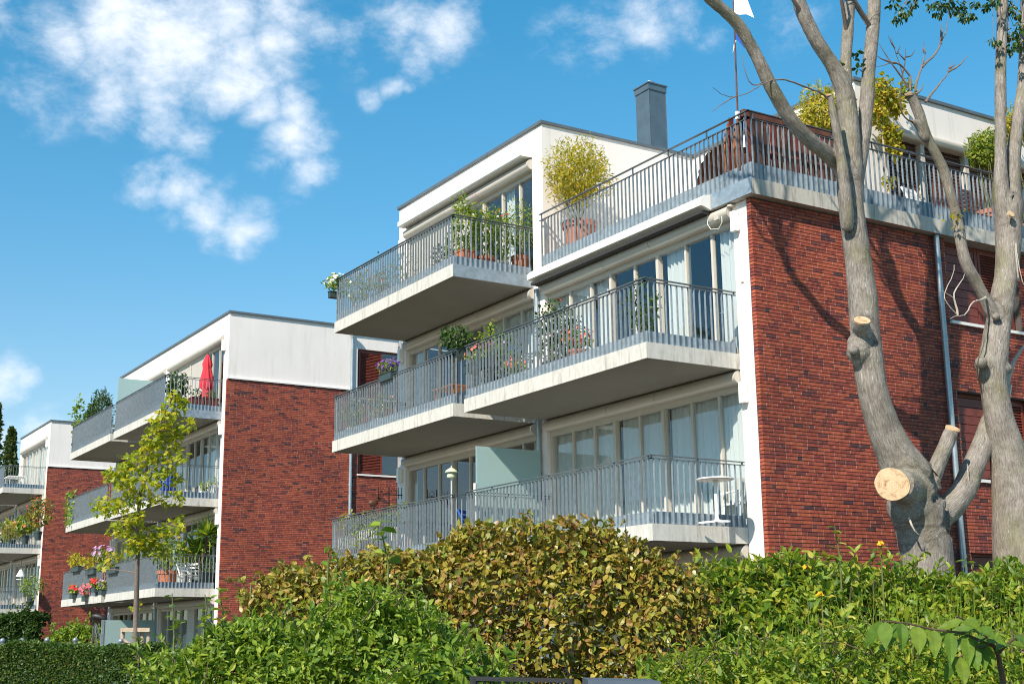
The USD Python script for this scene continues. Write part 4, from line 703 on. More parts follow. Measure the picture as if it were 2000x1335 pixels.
cl = mass('laurel_shrub', 'light green glossy shrub against the farthest red brick wall', 'shrub',
     [(84,1250),(100,1238),(120,1228),(145,1223),(165,1226),(190,1232),(200,1250)], 58.0, 1.5, 2600, .20, L_GREEN, LEAF, R=.35, zlow=1.2, lump=.2, lay=.12, stems=5, sprigs=10, rag=.25)
gs = thing('wild_grass', 'tall thin yellow-green grass stems tangled between the right shrubs', 'grass', at_depth(1800,1330,7.6)*[1,1,0], kind='stuff')
n = 380; uu = rng.uniform(1560, 2010, n); dd = rng.uniform(6.9, 8.4, n); B0 = np.array([at_depth(a, 1330, b) for a, b in zip(uu, dd)]); B0[:, 2] = .9; H = rng.uniform(.5, 1.15, n); tip = B0+np.c_[rng.normal(size=n)*.16, rng.normal(size=n)*.16, H]; md = (B0+tip)/2+np.c_[rng.normal(size=(n,2))*.04, H*.08]; w = RH*.0028
V = np.stack([B0-w, B0+w, md-w*.8, md+w*.8, tip], 1); part(gs, 'blades', (V.reshape(-1,3), (np.array([[0,1,3],[0,3,2],[2,3,4]])[None]+(np.arange(n)*5)[:,None,None]).reshape(-1,3)), L_GREEN2, kind='stuff', rnd=np.repeat(rng.random(n), 5))
# tall shoots that stand out above the shrubs
def shoot(label, pts, depth, m, size, n, tmpl=LEAF, width=.75, fl=None, flsize=.03):
    depth += .45; C = np.array([at_depth(x, y, depth) for x, y in pts]); base = C[0].copy(); base[2] = 0; C = np.vstack([base, C]); t = thing('plant_shoot', label, 'shoot', base)
    P, _ = np.array(C), 0; part(t, 'stem', MB().tube(P, np.linspace(.008, .003, len(P)), 5), GSTEM)
    for i in range(n):
        s = (i+.5)/n; j = s*(len(P)-2)+1; a = int(min(j, len(P)-2)); q = P[a]+(P[a+1]-P[a])*(j-a); an = i*2.4+rng.normal()*.3
        D = np.array([math.cos(an), math.sin(an), .25*rng.normal()]); v, f, k = leaves(q[None], D[None], np.array([[0,0,1.0]])+rng.normal(size=3)*.3, size*rng.uniform(.7, 1.1), tmpl, width); part(t, 'leaf', (v, f), m)
    if fl: flowers(t, P[-1], (.012, .012, .012), 2, flsize*.6, fl)
shoot('tall leafy shoot rising before the middle block at the left shrub', [(440,1220),(432,1180),(428,1150)], 6.9, L_GREEN, .075, 12)
shoot('thin leafy shoot above the shrub beside the lowest balcony of the middle block', [(398,1228),(404,1190),(400,1160)], 6.9, L_GREEN, .06, 10)
shoot('leafy shoot standing before the brick wall left of the autumn hedge', [(340,1240),(338,1200),(336,1158)], 6.9, L_GREEN, .065, 10)
shoot('brown-tinged arching shoot left of the autumn hedge against red brick', [(490,1140),(465,1135),(452,1130),(446,1124)], 8.4, L_BROWN, .06, 9)
shoot('single bright green shoot at the left balcony corner above the autumn hedge', [(640,1120),(642,1080),(640,1060)], 7.6, L_GREEN, .09, 8)
shoot('vine shoot with large green leaves climbing before the lowest left railing', [(758,1100),(750,1060),(742,1030),(748,1000)], 8.0, L_GREEN, .11, 9, ROUND, 1.0)
shoot('slender shoot with tiny leaves high above the right shrub', [(1640,1090),(1636,1060),(1632,1040),(1630,1025)], 9.0, L_GREEN2, .09, 7)
shoot('upright shoot with a yellow flower before the brick wall', [(1722,1110),(1722,1085),(1721,1064)], 9.2, L_GREEN2, .08, 8, fl=P_YELL, flsize=.045)
shoot('short shoot with yellow flower low in the right shrub', [(1580,1130),(1576,1108)], 8.9, L_GREEN2, .08, 6, fl=P_YELL, flsize=.05)
shoot('shoot with a yellow bloom above the lime green tangle', [(1606,1190),(1602,1164)], 8.5, L_GREEN2, .08, 6, fl=P_YELL, flsize=.05)
shoot('wispy shoot between the two trunks before the dark basement window', [(1880,1150),(1884,1110),(1888,1084)], 9.4, L_GREEN2, .09, 8)
# the pinnate seedling in the right corner: leaf stalks with pairs of big leaflets
sm_ = thing('sumac_seedling', 'seedling with long feathered leaves in the bottom right corner', 'seedling', at_depth(1960,1335,4.3)*[1,1,0])
q0 = at_depth(1960,1335,4.3); part(sm_, 'stem', MB().tube([q0*[1,1,0], q0, at_depth(1950,1280,4.3), at_depth(1942,1262,4.3)], [.012, .010, .008, .006], 7), STEM)
BIG = (np.array([[0,0,0],[.14,.15,.03],[.34,.21,.04],[.6,.17,.04],[.82,.08,.02],[1,0,-.04],[.82,-.08,.02],[.6,-.17,.04],[.34,-.21,.04],[.14,-.15,.03],[.15,0,0],[.4,0,-.01],[.7,0,-.015]]), np.array([[0,10,1],[1,10,2],[10,11,2],[2,11,3],[11,12,3],[3,12,4],[12,5,4],[0,9,10],[9,8,10],[10,8,11],[8,7,11],[11,7,12],[7,6,12],[12,6,5]]))
for stalk, sz, dn in (([(1942,1262),(1880,1235),(1820,1228),(1770,1216),(1722,1212)], .125, .75), ([(1944,1262),(1920,1235),(1890,1212),(1868,1203)], .12, .35), ([(1950,1275),(1970,1255),(1990,1240),(2020,1235)], .12, .3), ([(1940,1275),(1925,1262),(1900,1262),(1870,1285)], .11, .7)):
    C = np.array([at_depth(x, y, 4.3-.03*i) for i, (x, y) in enumerate(stalk)]); part(sm_, 'leaf_stalk', MB().tube(C, np.linspace(.005, .0025, len(C)), 6), STEM)
    L = np.linalg.norm(np.diff(C, axis=0), axis=1); s = np.r_[0, np.cumsum(L)]
    for a in np.arange(.05, s[-1], .062):
        q = np.array([np.interp(a, s, C[:, i]) for i in range(3)]); tan = unit(np.array([np.interp(min(a+.02, s[-1]), s, C[:, i]) for i in range(3)])-q+1e-6)
        for sd in (-1, 1):
            side = unit(np.cross(tan, [0,0,1.0]))*sd; D = unit(side*(1-dn*.6)*(1 if sd > 0 else .8)+tan*.35-np.array([0,0,dn]))
            v, f, k = leaves(q[None], D[None], unit(np.array([-.5,-.5,.75])+rng.normal(size=3)*.15)[None], sz*rng.uniform(.8, 1.05), BIG, .95); part(sm_, 'leaf', (v, f), L_SUMAC)
# ------------------------------------------------------------------ things on the balconies and the roof terrace
def on_z(px, py, Z): d = ray(px, py); return EYE + d*((Z-EYE[2])/d[2])
Z1, Z2, Z3 = 3.456, 6.406, 9.356
def curtain(label, y0, y1, z0, z1, x=15.25, fold=.075, amp=.028):
    n = max(8, int((y1-y0)/.018)); y = np.linspace(y0, y1, n); ph = y*2*math.pi/fold/1.6 + np.sin(y*5.0)*1.3
    X = x + amp*np.sin(ph) + .5*amp*np.sin(ph*.47+2); rows = 4; v, f = [], []
    for r in range(rows): zz = z0+(z1-z0)*r/(rows-1); v += [[a+.004*r*math.sin(b*9), b, zz] for a, b in zip(X, y)]
    for r in range(rows-1):
        for i in range(n-1): a = r*n+i; f += [[a,a+1,a+n+1],[a,a+n+1,a+n]]
    return single('curtain', (np.array(v), np.array(f)), CURTAIN, label, 'curtain', 'pale curtains behind the window walls', smooth=True)
P1 = (3.62, 5.84)
curtain('sheer curtain across the three right panes of the lowest window wall, behind the white table', 16.88, 19.0, *P1)
curtain('sheer curtain behind the door panes of the lowest near window wall', 19.1, 20.5, *P1)
curtain('sheer curtain across the left three panes beside the frosted screen', 20.62, 22.74, *P1)
P2 = (6.56, 8.79)
curtain('gathered curtain in the rightmost pane of the middle window wall, by the white pier', 16.88, 17.44, *P2)
curtain('gathered curtain left of the dark pane on the middle near balcony', 18.29, 18.98, *P2)
curtain('pale curtain edge beside the door on the middle near balcony', 20.62, 21.22, *P2)
curtain('sheer curtain behind the leftmost panes of the middle near balcony', 21.35, 22.74, *P2)
curtain('shaded grey pleated curtain under the top corner balcony, beside the drainpipe', 23.3, 25.42, *P2)
curtain('curtain in the leftmost window panes under the top corner balcony', 28.6, 29.15, *P2)
P3 = (9.52, 11.74)
curtain('pale curtain edge in the top window wall above the oleanders', 24.3, 24.7, *P3)
curtain('narrow curtain at the right end of the lowest corner window wall, above the frosted screen', 23.3, 23.7, *P1)
for dy, nm in ((26.14, 'middle'), (52.0, 'farthest')):
    for (z0, z1), fl in ((P1, 'lowest'), (P2, 'second'), (P3, 'top')):
        if fl == 'top' and dy < 30: continue
        curtain(f'long curtain behind the {fl} near window wall of the {nm} block', 16.9+dy, (18.9 if fl != 'top' else 22.5)+dy, z0, z1, fold=.12)
        if fl != 'top': curtain(f'curtain at the left part of the {fl} near window wall of the {nm} block', 20.9+dy, 22.6+dy, z0, z1, fold=.12)
G_OLE = 'potted plants on the top corner balcony'
def ox(px, y=23.55, py=480): return float(on_y(px, py, y)[0])
potted('potted_oleander', 'tall oleander in a square terracotta pot at the outer corner of the top balcony', 'potted plant', (ox(912), 23.62, Z3), .2, .42, TERRA, L_GREEN2, 640, (.34, .30), 1.15, .13, NARROW, group=None, fl=((P_WHITE, 14, .03, .1),), width=1.6, box_=(.34, .34))
potted('potted_oleander', 'oleander with pinkish tips in a round terracotta pot, second from the corner', 'potted plant', (ox(948), 23.6, Z3), .22, .34, TERRA, L_GREEN2, 600, (.30, .28), 1.1, .12, NARROW, fl=((P_CORAL, 10, .03, .35),), width=1.6)
potted('potted_oleander', 'white flowering oleander in a stone pot in the middle of the top balcony side', 'potted plant', (ox(978), 23.6, Z3), .19, .3, STONEPOT, L_GREEN2, 580, (.30, .28), 1.15, .12, NARROW, fl=((P_WHITE, 26, .035, 0), (P_RED, 6, .03, .45)), width=1.6)
potted('potted_olive', 'feathery olive bush in a tall terracotta pot beside the white wall fin', 'potted plant', (ox(1022)-.05, 23.6, Z3), .2, .5, TERRA, L_GREEN2, 760, (.36, .32), 1.2, .10, NARROW, width=1.4)
potted('potted_plant', 'dark green round plant in a small coral pot on the top balcony', 'potted plant', (13.5, float(on_x(860,500,13.5)[1]), Z3), .14, .34, TERRA, L_DARK, 160, (.22,.22), .5, .09, LEAF)
potted('potted_plant', 'grey-green plant in a stone pot near the corner of the top balcony', 'potted plant', (13.45, float(on_x(885,500,13.45)[1]), Z3), .15, .3, STONEPOT, L_GREEN2, 180, (.22,.2), .6, .09, LEAF)
potted('potted_plant', 'red flowering plant halfway along the top balcony railing', 'potted plant', (13.35, float(on_x(748,540,13.35)[1]), Z3), .16, .3, DKPOT, L_GREEN2, 200, (.28,.3), .6, .1, NARROW, fl=((P_CORAL, 16, .05, .05),), width=1.6)
potted('potted_plant', 'loose plant with yellow flowers on the top balcony', 'potted plant', (13.35, float(on_x(790,530,13.35)[1]), Z3), .16, .3, DKPOT, L_GREEN, 220, (.3,.4), .7, .09, NARROW, fl=((P_YELL, 8, .05, .0),), width=1.5)
potted('potted_plant', 'big bushy plant with pale flowers toward the far end of the top balcony', 'potted plant', (13.35, float(on_x(705,565,13.35)[1]), Z3), .2, .3, STONEPOT, L_GREEN2, 320, (.35,.6), .8, .1, LEAF, fl=((P_WHITE, 30, .045, .05),))
potted('hanging_flowers', 'white flowers hanging outside the far end of the top balcony railing', 'flower box', (13.02, 29.28, Z3+.62), .12, .16, DKPOT, L_GREEN2, 260, (.26,.24), .42, .09, LEAF, box_=(.3,.14), fl=((P_WHITE, 34, .05, .05),), stem=False)
potted('potted_sapling', 'thin sapling poking above the far top balcony railing', 'potted plant', (13.5, float(on_x(742,500,13.5)[1]), Z3), .12, .3, DKPOT, L_DARK, 26, (.12,.12), 1.15, .09, LEAF)
# second floor, near balcony
fx = lambda px, py, x=13.32: float(on_x(px, py, x)[1])
potted('potted_geranium', 'coral red geranium low behind the middle near balcony railing', 'potted plant', (13.3, fx(1010,715), Z2), .14, .24, STONEPOT, L_GREEN, 110, (.22,.22), .3, .08, ROUND, fl=((P_CORAL, 26, .05, .08),))
potted('potted_geranium', 'bright coral geranium below the tall rose on the middle near balcony', 'potted plant', (13.3, fx(1130,690), Z2+.1), .16, .24, TERRA, L_GREEN, 130, (.26,.3), .36, .08, ROUND, fl=((P_CORAL, 36, .055, .08),))
potted('potted_rose', 'tall dark rose bush rising above the middle near balcony railing', 'potted plant', (13.5, fx(1080,680,13.5), Z2), .2, .34, DKPOT, L_DARK, 460, (.3,.36), 1.15, .09, LEAF, fl=((P_RED, 7, .04, .2),))
potted('potted_rose', 'bushy dark green rose beside the white column on the balcony', 'potted plant', (13.5, fx(1105,690,13.5), Z2), .2, .34, DKPOT, L_DARK, 360, (.28,.36), .95, .09, LEAF, fl=((P_RED, 4, .04, .1),))
potted('potted_shrub', 'leafy shrub behind the geraniums at the left half of the middle near balcony', 'potted plant', (13.6, fx(985,700,13.6), Z2), .2, .34, DKPOT, L_DARK, 380, (.28,.5), .9, .09, LEAF, fl=((P_LILAC, 6, .04, .1),))
potted('rail_flower_box', 'box of coral flowers along the left end of the middle near railing', 'flower box', (13.16, fx(935,690,13.16), Z2+.55), .1, .18, DKPOT, L_GREEN2, 190, (.14,.55), .3, .075, ROUND, box_=(.16,.95), stem=False, fl=((P_CORAL, 32, .05, .06),))
potted('potted_oleander', 'oleander in a dark glazed pot behind the corner of the middle near balcony', 'potted plant', (13.85, fx(1255,660,13.85), Z2), .22, .42, DKPOT, L_DARK, 460, (.34,.32), 1.0, .12, NARROW, width=1.7)
potted('potted_shrub', 'round green bush above the railing between the middle balconies', 'potted plant', (13.45, 22.45, Z2), .2, .42, DKPOT, L_GREEN, 360, (.30,.34), 1.1, .1, LEAF)
t = thing('plant_stand', 'slim white plant stand among the roses', 'stand', (13.55, fx(1050,690,13.55), Z2)); y = fx(1050,690,13.55)
part(t, 'column', MB().box(13.5, 13.6, y-.05, y+.05, Z2, Z2+.62), WHITEP); part(t, 'plinth', MB().box(13.46, 13.64, y-.09, y+.09, Z2+.622, Z2+.66), WHITEP)
# second floor, far balcony
potted('rail_flower_box', 'purple petunias spilling over the railing of the middle far balcony', 'flower box', (13.02, fx(757,735,13.02), Z2+.98), .1, .17, DKPOT, L_GREEN, 200, (.17,.36), .28, .07, LEAF, box_=(.15,.6), stem=False, fl=((P_PURPLE, 80, .036, .04),))
potted('rail_shrub', 'dense green shrub overhanging the end of the middle far balcony railing', 'potted plant', (13.2, 23.5, Z2+.95), .16, .2, DKPOT, L_DARK, 520, (.32,.36), .5, .1, LEAF, box_=(.24,.5), stem=False)
potted('potted_plant', 'pale green plant behind the far end of the middle far balcony', 'potted plant', (13.4, fx(690,810,13.4), Z2), .16, .3, STONEPOT, L_GREEN2, 240, (.25,.5), .7, .09, LEAF, fl=((P_LILAC, 10, .04, 0),))
potted('potted_plant', 'flowering plant with small white and red blooms on the middle far balcony', 'potted plant', (13.4, fx(745,775,13.4), Z2), .16, .3, STONEPOT, L_GREEN2, 220, (.25,.45), .6, .09, LEAF, fl=((P_WHITE, 14, .04, 0), (P_CORAL, 8, .04, .1)))
def folding_chair(name, label, loc, rot, m, group=None):
    t = thing(name, label, 'chair', loc, group); c, s = math.cos(rot), math.sin(rot); L = np.array(loc)
    W = lambda x, y, z: L+[c*x-s*y, s*x+c*y, z]
    for sx in (-.2, .2):
        part(t, 'leg', MB().bar(W(sx,-.22,0), W(sx,.2,.86), .025, .035), m); part(t, 'leg', MB().bar(W(sx*.86,.22,0), W(sx*.86,-.2,.44), .025, .035), m)
    for k in range(5): part(t, 'seat_slat', MB().bar(W(-.19,-.2+.085*k,.455), W(.19,-.2+.085*k,.455), .06, .016), m)
    for k in range(3): a = .60+.11*k; part(t, 'back_slat', MB().bar(W(-.19,-.22+.42*a/.86-.0,a), W(.19,-.22+.42*a/.86,a), .016, .07), m)
    return t
folding_chair('wooden_chair', 'brown slatted wooden chair on the middle far balcony', (14.2, 24.1, Z2), 2.3, WOODDK)
t = thing('wooden_table', 'brown wooden table on the middle far balcony behind the railing', 'table', (14.1, 25.2, Z2))
for k in range(6): part(t, 'board', box(13.8+.1*k, 13.89+.1*k, 24.75, 25.65, Z2+.70, Z2+.725), WOODOR)
for a in (13.85, 14.33):
    for b_ in (24.8, 25.58): part(t, 'leg', box(a, a+.05, b_, b_+.05, Z2, Z2+.698), WOODOR)
# first floor
tp_ = on_z(1397, 934, Z1+.73); t = thing('bistro_table', 'round white table on the lowest near balcony', 'table', (tp_[0], tp_[1], Z1))
part(t, 'table_top', revolve([(0,0),(.28,0),(.305,.012),(.305,.026),(.28,.036),(0,.036)], (tp_[0], tp_[1], Z1+.70), 32), WHITEP, smooth=30)
part(t, 'pedestal', revolve([(0,0),(.05,0),(.05,.02),(.032,.06),(.03,.6),(.05,.66),(0,.66)], (tp_[0], tp_[1], Z1+.035), 14), WHITEP, smooth=40)
for k in range(3):
    a = k*2.1+.5; part(t, 'foot', MB().bar((tp_[0], tp_[1], Z1+.045), (tp_[0]+.3*math.cos(a), tp_[1]+.3*math.sin(a), Z1+.018), .04, .03), WHITEP)
cy = 17.25; cx = float(on_y(1449, 990, cy)[0]); t = thing('plastic_chair', 'white plastic armchair beside the round white table', 'chair', (cx, cy, Z1))
for a in (-.22, .22):
    for b_ in (-.2, .22): part(t, 'leg', MB().bar((cx+a*1.1, cy+b_*1.1, Z1), (cx+a*.9, cy+b_*.9, Z1+.42), .04, .04), WHITEP)
part(t, 'seat', MB().box(cx-.23, cx+.23, cy-.22, cy+.23, Z1+.42, Z1+.45), WHITEP)
sh = MB()
for k in range(7): a = math.pi*(.15+.7*k/6); sh.bar((cx+.24*math.cos(a), cy-.02-.22*math.sin(a), Z1+.45), (cx+.26*math.cos(a), cy-.06-.26*math.sin(a), Z1+.85), .075, .015)
part(t, 'backrest', sh, WHITEP)
for sx in (-1, 1): part(t, 'armrest', MB().bar((cx+.25*sx, cy-.2, Z1+.64), (cx+.26*sx, cy+.2, Z1+.62), .05, .025), WHITEP)
t = thing('balcony_lamp', 'pale green double-shaded lamp on a thin pole on the lowest far balcony', 'lamp', (13.6, 24.4, Z1))
part(t, 'pole', MB().tube([(13.6,24.4,Z1+.02),(13.6,24.4,5.28)], .010, 8), WHITEP); part(t, 'base', revolve([(0,0),(.16,0),(.15,.03),(0,.04)], (13.6,24.4,Z1)), WHITEP)
part(t, 'upper_shade', revolve([(.010,.10),(.04,.095),(.115,.045),(.14,.0),(.136,-.002),(.11,.038),(.03,.082),(.010,.088)], (13.6,24.4,5.14), 24), GREENLAMP, smooth=40)
part(t, 'lower_shade', revolve([(.092,.05),(.096,.0),(.085,-.02),(.011,-.025),(.011,-.02),(.078,-.014),(.085,.05)], (13.6,24.4,5.05), 24), GREENLAMP, smooth=40)
folding_chair('blue_chair', 'blue chair behind the gap in the lowest balcony railings', (13.75, 23.85, Z1), .6, BLUECLOTH)
t = thing('wall_trellis', 'black wrought iron trellis with scrolls at the far end of the lowest balcony', 'trellis', (13.6, 29.1, Z1))
pt = lambda x, y: on_y(630+x/3.338, 700+y/3.338, 29.1)
part(t, 'stand', MB().tube([pt(433,1080), pt(433,835)], .014, 6), BLACKIRON); part(t, 'cross_bar', MB().tube([pt(360,885), pt(520,890)], .012, 6), BLACKIRON)
for x in (365, 495, 515): part(t, 'upright', MB().tube([pt(x,915), pt(x,840)], .009, 6), BLACKIRON)
for x, r in ((400, 24), (465, 24)): part(t, 'scroll', MB().tube([pt(x+r*math.cos(a)*(1-a/9), 862+r*math.sin(a)*(1-a/9)) for a in np.linspace(0, 6.5, 18)], .007, 5), BLACKIRON)
bq = pt(330, 940); t = thing('bird_ornament', 'dark clay bird ornament on the lowest far railing', 'ornament', bq)
m = trimesh.creation.icosphere(2, .085); m.apply_scale([1.5,.9,1]); m.apply_translation(bq); part(t, 'bird_body', m, WOODDK, smooth=True)
m = trimesh.creation.icosphere(2, .055); m.apply_translation(bq+[.14,0,.1]); part(t, 'bird_head', m, WOODDK, smooth=True); part(t, 'perch', MB().tube([bq-[0,0,.09], bq-[0,0,.5]], .01, 6), BLACKIRON)
potted('potted_plant', 'yellow-green plant above the far corner of the lowest balcony', 'potted plant', (13.3, 28.85, Z1+.35), .16, .3, STONEPOT, L_YELLOW, 150, (.25,.34), .55, .1, LEAF, box_=(.3,.6))
potted('potted_plant', 'bright lime plant behind the lowest far railing, below the iron trellis', 'potted plant', (13.4, fx(772,1000,13.4), Z1+.4), .14, .3, STONEPOT, L_GREEN2, 90, (.2,.22), .55, .13, NARROW, width=1.8)
potted('potted_plant', 'dry reddish plants in a low box at the far end of the lowest balcony', 'flower box', (13.3, fx(722,1000,13.3), Z1+.5), .14, .22, STONEPOT, L_BROWN, 160, (.2,.5), .4, .08, LEAF, box_=(.2,.9))
t = thing('climber', 'thin climber with white blooms woven through the lowest far railing', 'climber', (12.95, 27.5, Z1))
P = np.c_[rng.uniform(12.93, 12.99, 320), rng.uniform(26.0, 29.1, 320), Z1+.1+rng.uniform(0, 1.0, 320)]; P = P[meshkit.fbm(P*[1,1.3,2], 2, 3) > .48]
v, f, k = leaves(P, rdir(len(P)), unit(rdir(len(P))+[-1,0,.4]), .07); part(t, 'foliage', (v, f), L_GREEN2, kind='stuff', rnd=k)
part(t, 'stems', MB().tube([(12.96, 28.9, Z1), (12.94, 28.3, Z1+.6), (12.96, 27.4, Z1+.9), (12.95, 26.4, Z1+1.0)], .006, 5), GSTEM)
# roof terrace
def bamboo(name, label, px, py, plane, val, rpx, potz, pot, n, m=L_YELLOW, size=.14, tmpl=NARROW, width=1.7, squash=1.0):
    c = on_x(px, py, val) if plane == 'x' else on_y(px, py, val); r = rpx*float((c-EYE)@CF)/FPX
    t = thing(name, label, 'potted plant', (c[0], c[1], potz))
    part(t, 'pot', revolve(POTS['taper'](*pot), (c[0], c[1], potz)), TERRA, smooth=40)
    sm = MB()
    for k in range(11):
        e = c+rdir(1)[0]*r*.75; a = np.array([c[0], c[1], potz+pot[1]*.85])+rng.normal(size=3)*[.07,.07,0]; sm.tube([a, a*.55+e*.45+rng.normal(size=3)*.03, e], [.014,.011,.004], 5)
    part(t, 'canes', sm, GSTEM); foliage(t, c, (r, r, r*squash), n, size, m, tmpl, droop=.45, width=width, shell=.25); return t
bamboo('potted_bamboo', 'large golden bamboo in a terracotta tub on the roof terrace by the white wall', 1130, 338, 'x', 15.45, 66, 9.60, (.36, .70), 5200, size=.10)
bamboo('potted_bamboo', 'golden bamboo behind the dark wooden screen on the roof terrace', 1612, 225, 'y', 16.95, 60, 9.60, (.32, .5), 3800, size=.11)
bamboo('potted_bamboo', 'bamboo clump at the right end of the roof terrace', 1925, 292, 'y', 16.8, 38, 9.60, (.32, .5), 2200, L_GREEN2, size=.11)
bamboo('potted_bamboo', 'yellowing bush at the right edge, behind the second tree on the terrace', 1985, 245, 'y', 17.1, 38, 9.60, (.32, .5), 1800, size=.11)
vn = thing('potted_vine', 'yellow-leaved climbing vine on the terrace between the two trees', 'climber', (on_y(1725,300,17.3)[0], 17.3, 9.37))
x0 = float(on_y(1725,300,17.3)[0]); part(vn, 'pot', revolve(POTS['round'](.3, .45), (x0, 17.3, 9.60)), DKPOT, smooth=40)
part(vn, 'stake', MB().tube([(x0,17.3,9.7), (x0+.05,17.3,12.4)], .02, 6), BARE)
for (px, py, r, n) in ((1722,178,34,420),(1745,205,26,280),(1715,225,22,200),(1738,262,28,320),(1748,290,22,200),(1700,205,20,150),(1735,355,16,70),(1770,175,24,140)):
    c = on_y(px, py, 17.3); rr = r*float((c-EYE)@CF)/FPX; foliage(vn, c, (rr, rr*.6, rr), int(n*1.15), .085, L_YELLOW if py > 170 and px < 1760 else L_GREEN2, ROUND, droop=.6, shell=.2)
t = thing('wooden_screen', 'dark red-brown slatted wooden screen at the corner of the roof terrace', 'screen', (16.0, 16.42, 9.37))
part(t, 'top_rail', box(15.02, 17.25, 16.38, 16.48, 10.62, 10.74), WOODDK)
for k in range(15): part(t, 'slat', box(15.06+.148*k, 15.18+.148*k, 16.40+.004*(k%2), 16.43+.004*(k%2), 9.45, 10.615), WOODDK if k % 4 else WOODRED)
part(t, 'middle_rail', box(15.04, 17.22, 16.44, 16.475, 9.95, 10.05), WOODDK)
t = thing('stacked_boards', 'rough orange-brown boards leaning in the terrace corner beside the screen', 'boards', (15.1, 16.75, 9.37))
for k in range(6): part(t, 'board', MB().bar((15.02+.02*k, 16.56+.11*k, 9.40), (15.05+.03*(k%3), 16.50+.085*k, 10.70-.07*(k%3)), .10, .03), WOODOR if k % 3 else WOODRED)
t = thing('egg_chair', 'dark wicker egg chair seen through the terrace railing', 'chair', (15.9, 18.0, 9.60))
m = trimesh.creation.icosphere(3, .55); k = np.array(m.triangles_center)[:, 0] > -.12; m.update_faces(k); m.remove_unreferenced_vertices(); m.apply_scale([.95,1.15,1.0]); m.apply_translation([15.9,18.0,10.2]); part(t, 'shell', m, WOODDK)
part(t, 'base', revolve([(0,0),(.35,0),(.3,.06),(.1,.12),(0,.12)], (15.95,18.0,9.60)), WOODDK); part(t, 'cushion', MB().tm(revolve([(0,0),(.36,.0),(.4,.06),(.36,.12),(0,.12)], (15.9,18.0,9.80))), STONEPOT, smooth=40)
t = thing('bench', 'brown slatted garden bench behind the right part of the terrace railing', 'bench', (21.4, 16.75, 9.37))
for k in range(8): part(t, 'slat', box(20.5, 22.4, 16.9-.0, 16.925, 9.85+.085*k, 9.915+.085*k), WOODDK)
for k in range(5): part(t, 'seat_slat', box(20.5, 22.4, 16.42+.095*k, 16.50+.095*k, 9.80, 9.825), WOODOR)
for x in (20.5, 21.45, 22.32): part(t, 'leg', MB().box(x, x+.08, 16.42, 16.9, 9.37, 9.795).box(x, x+.08, 16.926, 16.97, 9.37, 10.5), WOODDK)
for lb, x, y in (('white slatted garden chair back at the terrace railing, left of the bench', 19.7, 16.7),): folding_chair('garden_chair', lb, (x, y, 9.37), .1, WHITEP)
q = on_x(1441, 235, 14.92); top = on_x(1431, -40, 14.92); t = thing('flagpole', 'thin flagpole with small white and blue pennants on the terrace corner', 'flagpole', (q[0], q[1], 9.7))
part(t, 'pole', MB().tube([(q[0], q[1], 9.6), q, top], [.022,.018,.012], 8), WOODDK); part(t, 'clamp', MB().box(q[0]-.03, q[0]+.03, q[1]-.03, q[1]+.03, q[2]+.02, q[2]+.16), CASSETTE)
def pennant(pts, m, name, lb):
    V = np.array([on_x(x, y, 14.92+d) for x, y, d in pts]); n = len(V)//2; F = [[i,i+1,n+i+1] for i in range(n-1)]+[[i,n+i+1,n+i] for i in range(n-1)]; part(t, name, (V, np.array(F)), m, lb)
pennant([(1433,-14,0),(1443,-12,.06),(1453,-8,.0),(1460,0,.05), (1434,27,0),(1446,29,.05),(1458,28,-.02),(1473,35,.05)], WHITECLOTH, 'pennant', 'white upper pennant')
pennant([(1436,60,0),(1441,64,.04),(1446,70,.0), (1437,77,0),(1442,80,.04),(1455,96,.0)], BLUECLOTH, 'pennant', 'blue lower pennant')
pennant([(1436,78,0),(1433,88,.03), (1438,80,0),(1431,104,.02)], WHITECLOTH, 'pennant', None)
# ------------------------------------------------------------------ middle block's balconies
def parasol(label, x, y, z, h, m):
    t = thing('closed_parasol', label, 'parasol', (x, y, z)); part(t, 'pole', MB().tube([(x,y,z),(x,y,z+h+.06)], .025, 8), WOODDK); part(t, 'base', revolve([(0,0),(.24,0),(.22,.07),(.05,.1),(0,.1)], (x,y,z)), DKPOT)
    prof = [(.03,h),(.10,h-.12),(.16,h-.35),(.13,h-.5),(.21,h-.85),(.25,h-1.15),(.13,h-1.25),(.2,h-1.42),(.24,h-1.62),(.02,h-1.6)]
    mm = revolve(prof[::-1], (x,y,z), 28); v = np.array(mm.vertices); a = np.arctan2(v[:,1]-y, v[:,0]-x); s = 1+.14*np.cos(8*a+3*v[:,2]); v[:,0] = x+(v[:,0]-x)*s; v[:,1] = y+(v[:,1]-y)*s; mm.vertices = v; part(t, 'canopy', mm, m, smooth=True)
xb = lambda px, py, y: float(on_y(px, py, y)[0])
parasol('closed red parasol on the top balcony of the middle block', xb(404, 740, 44.0), 44.0, Z3, float(on_y(404, 692, 44.0)[2])-Z3, REDCLOTH)
yb = lambda px, py, x: float(on_x(px, py, x)[1])
potted('wooden_planter', 'left brown wooden planter under the red parasol', 'planter', (xb(383,785,43.45), 43.45, Z3), .2, .5, WOODRED, L_DARK, 60, (.2,.2), .3, .1, LEAF, box_=(.42,.42))
potted('wooden_planter', 'right brown wooden planter under the red parasol', 'planter', (xb(411,785,43.45), 43.45, Z3), .2, .5, WOODRED, L_DARK, 60, (.2,.2), .25, .1, LEAF, box_=(.42,.42))
potted('potted_shrub', 'dark round shrub left of the red parasol', 'potted plant', (xb(345,765,43.9), 43.9, Z3), .25, .4, DKPOT, L_DARK, 420, (.4,.4), .95, .12, ROUND, fl=((P_WHITE, 10, .06, -.1),))
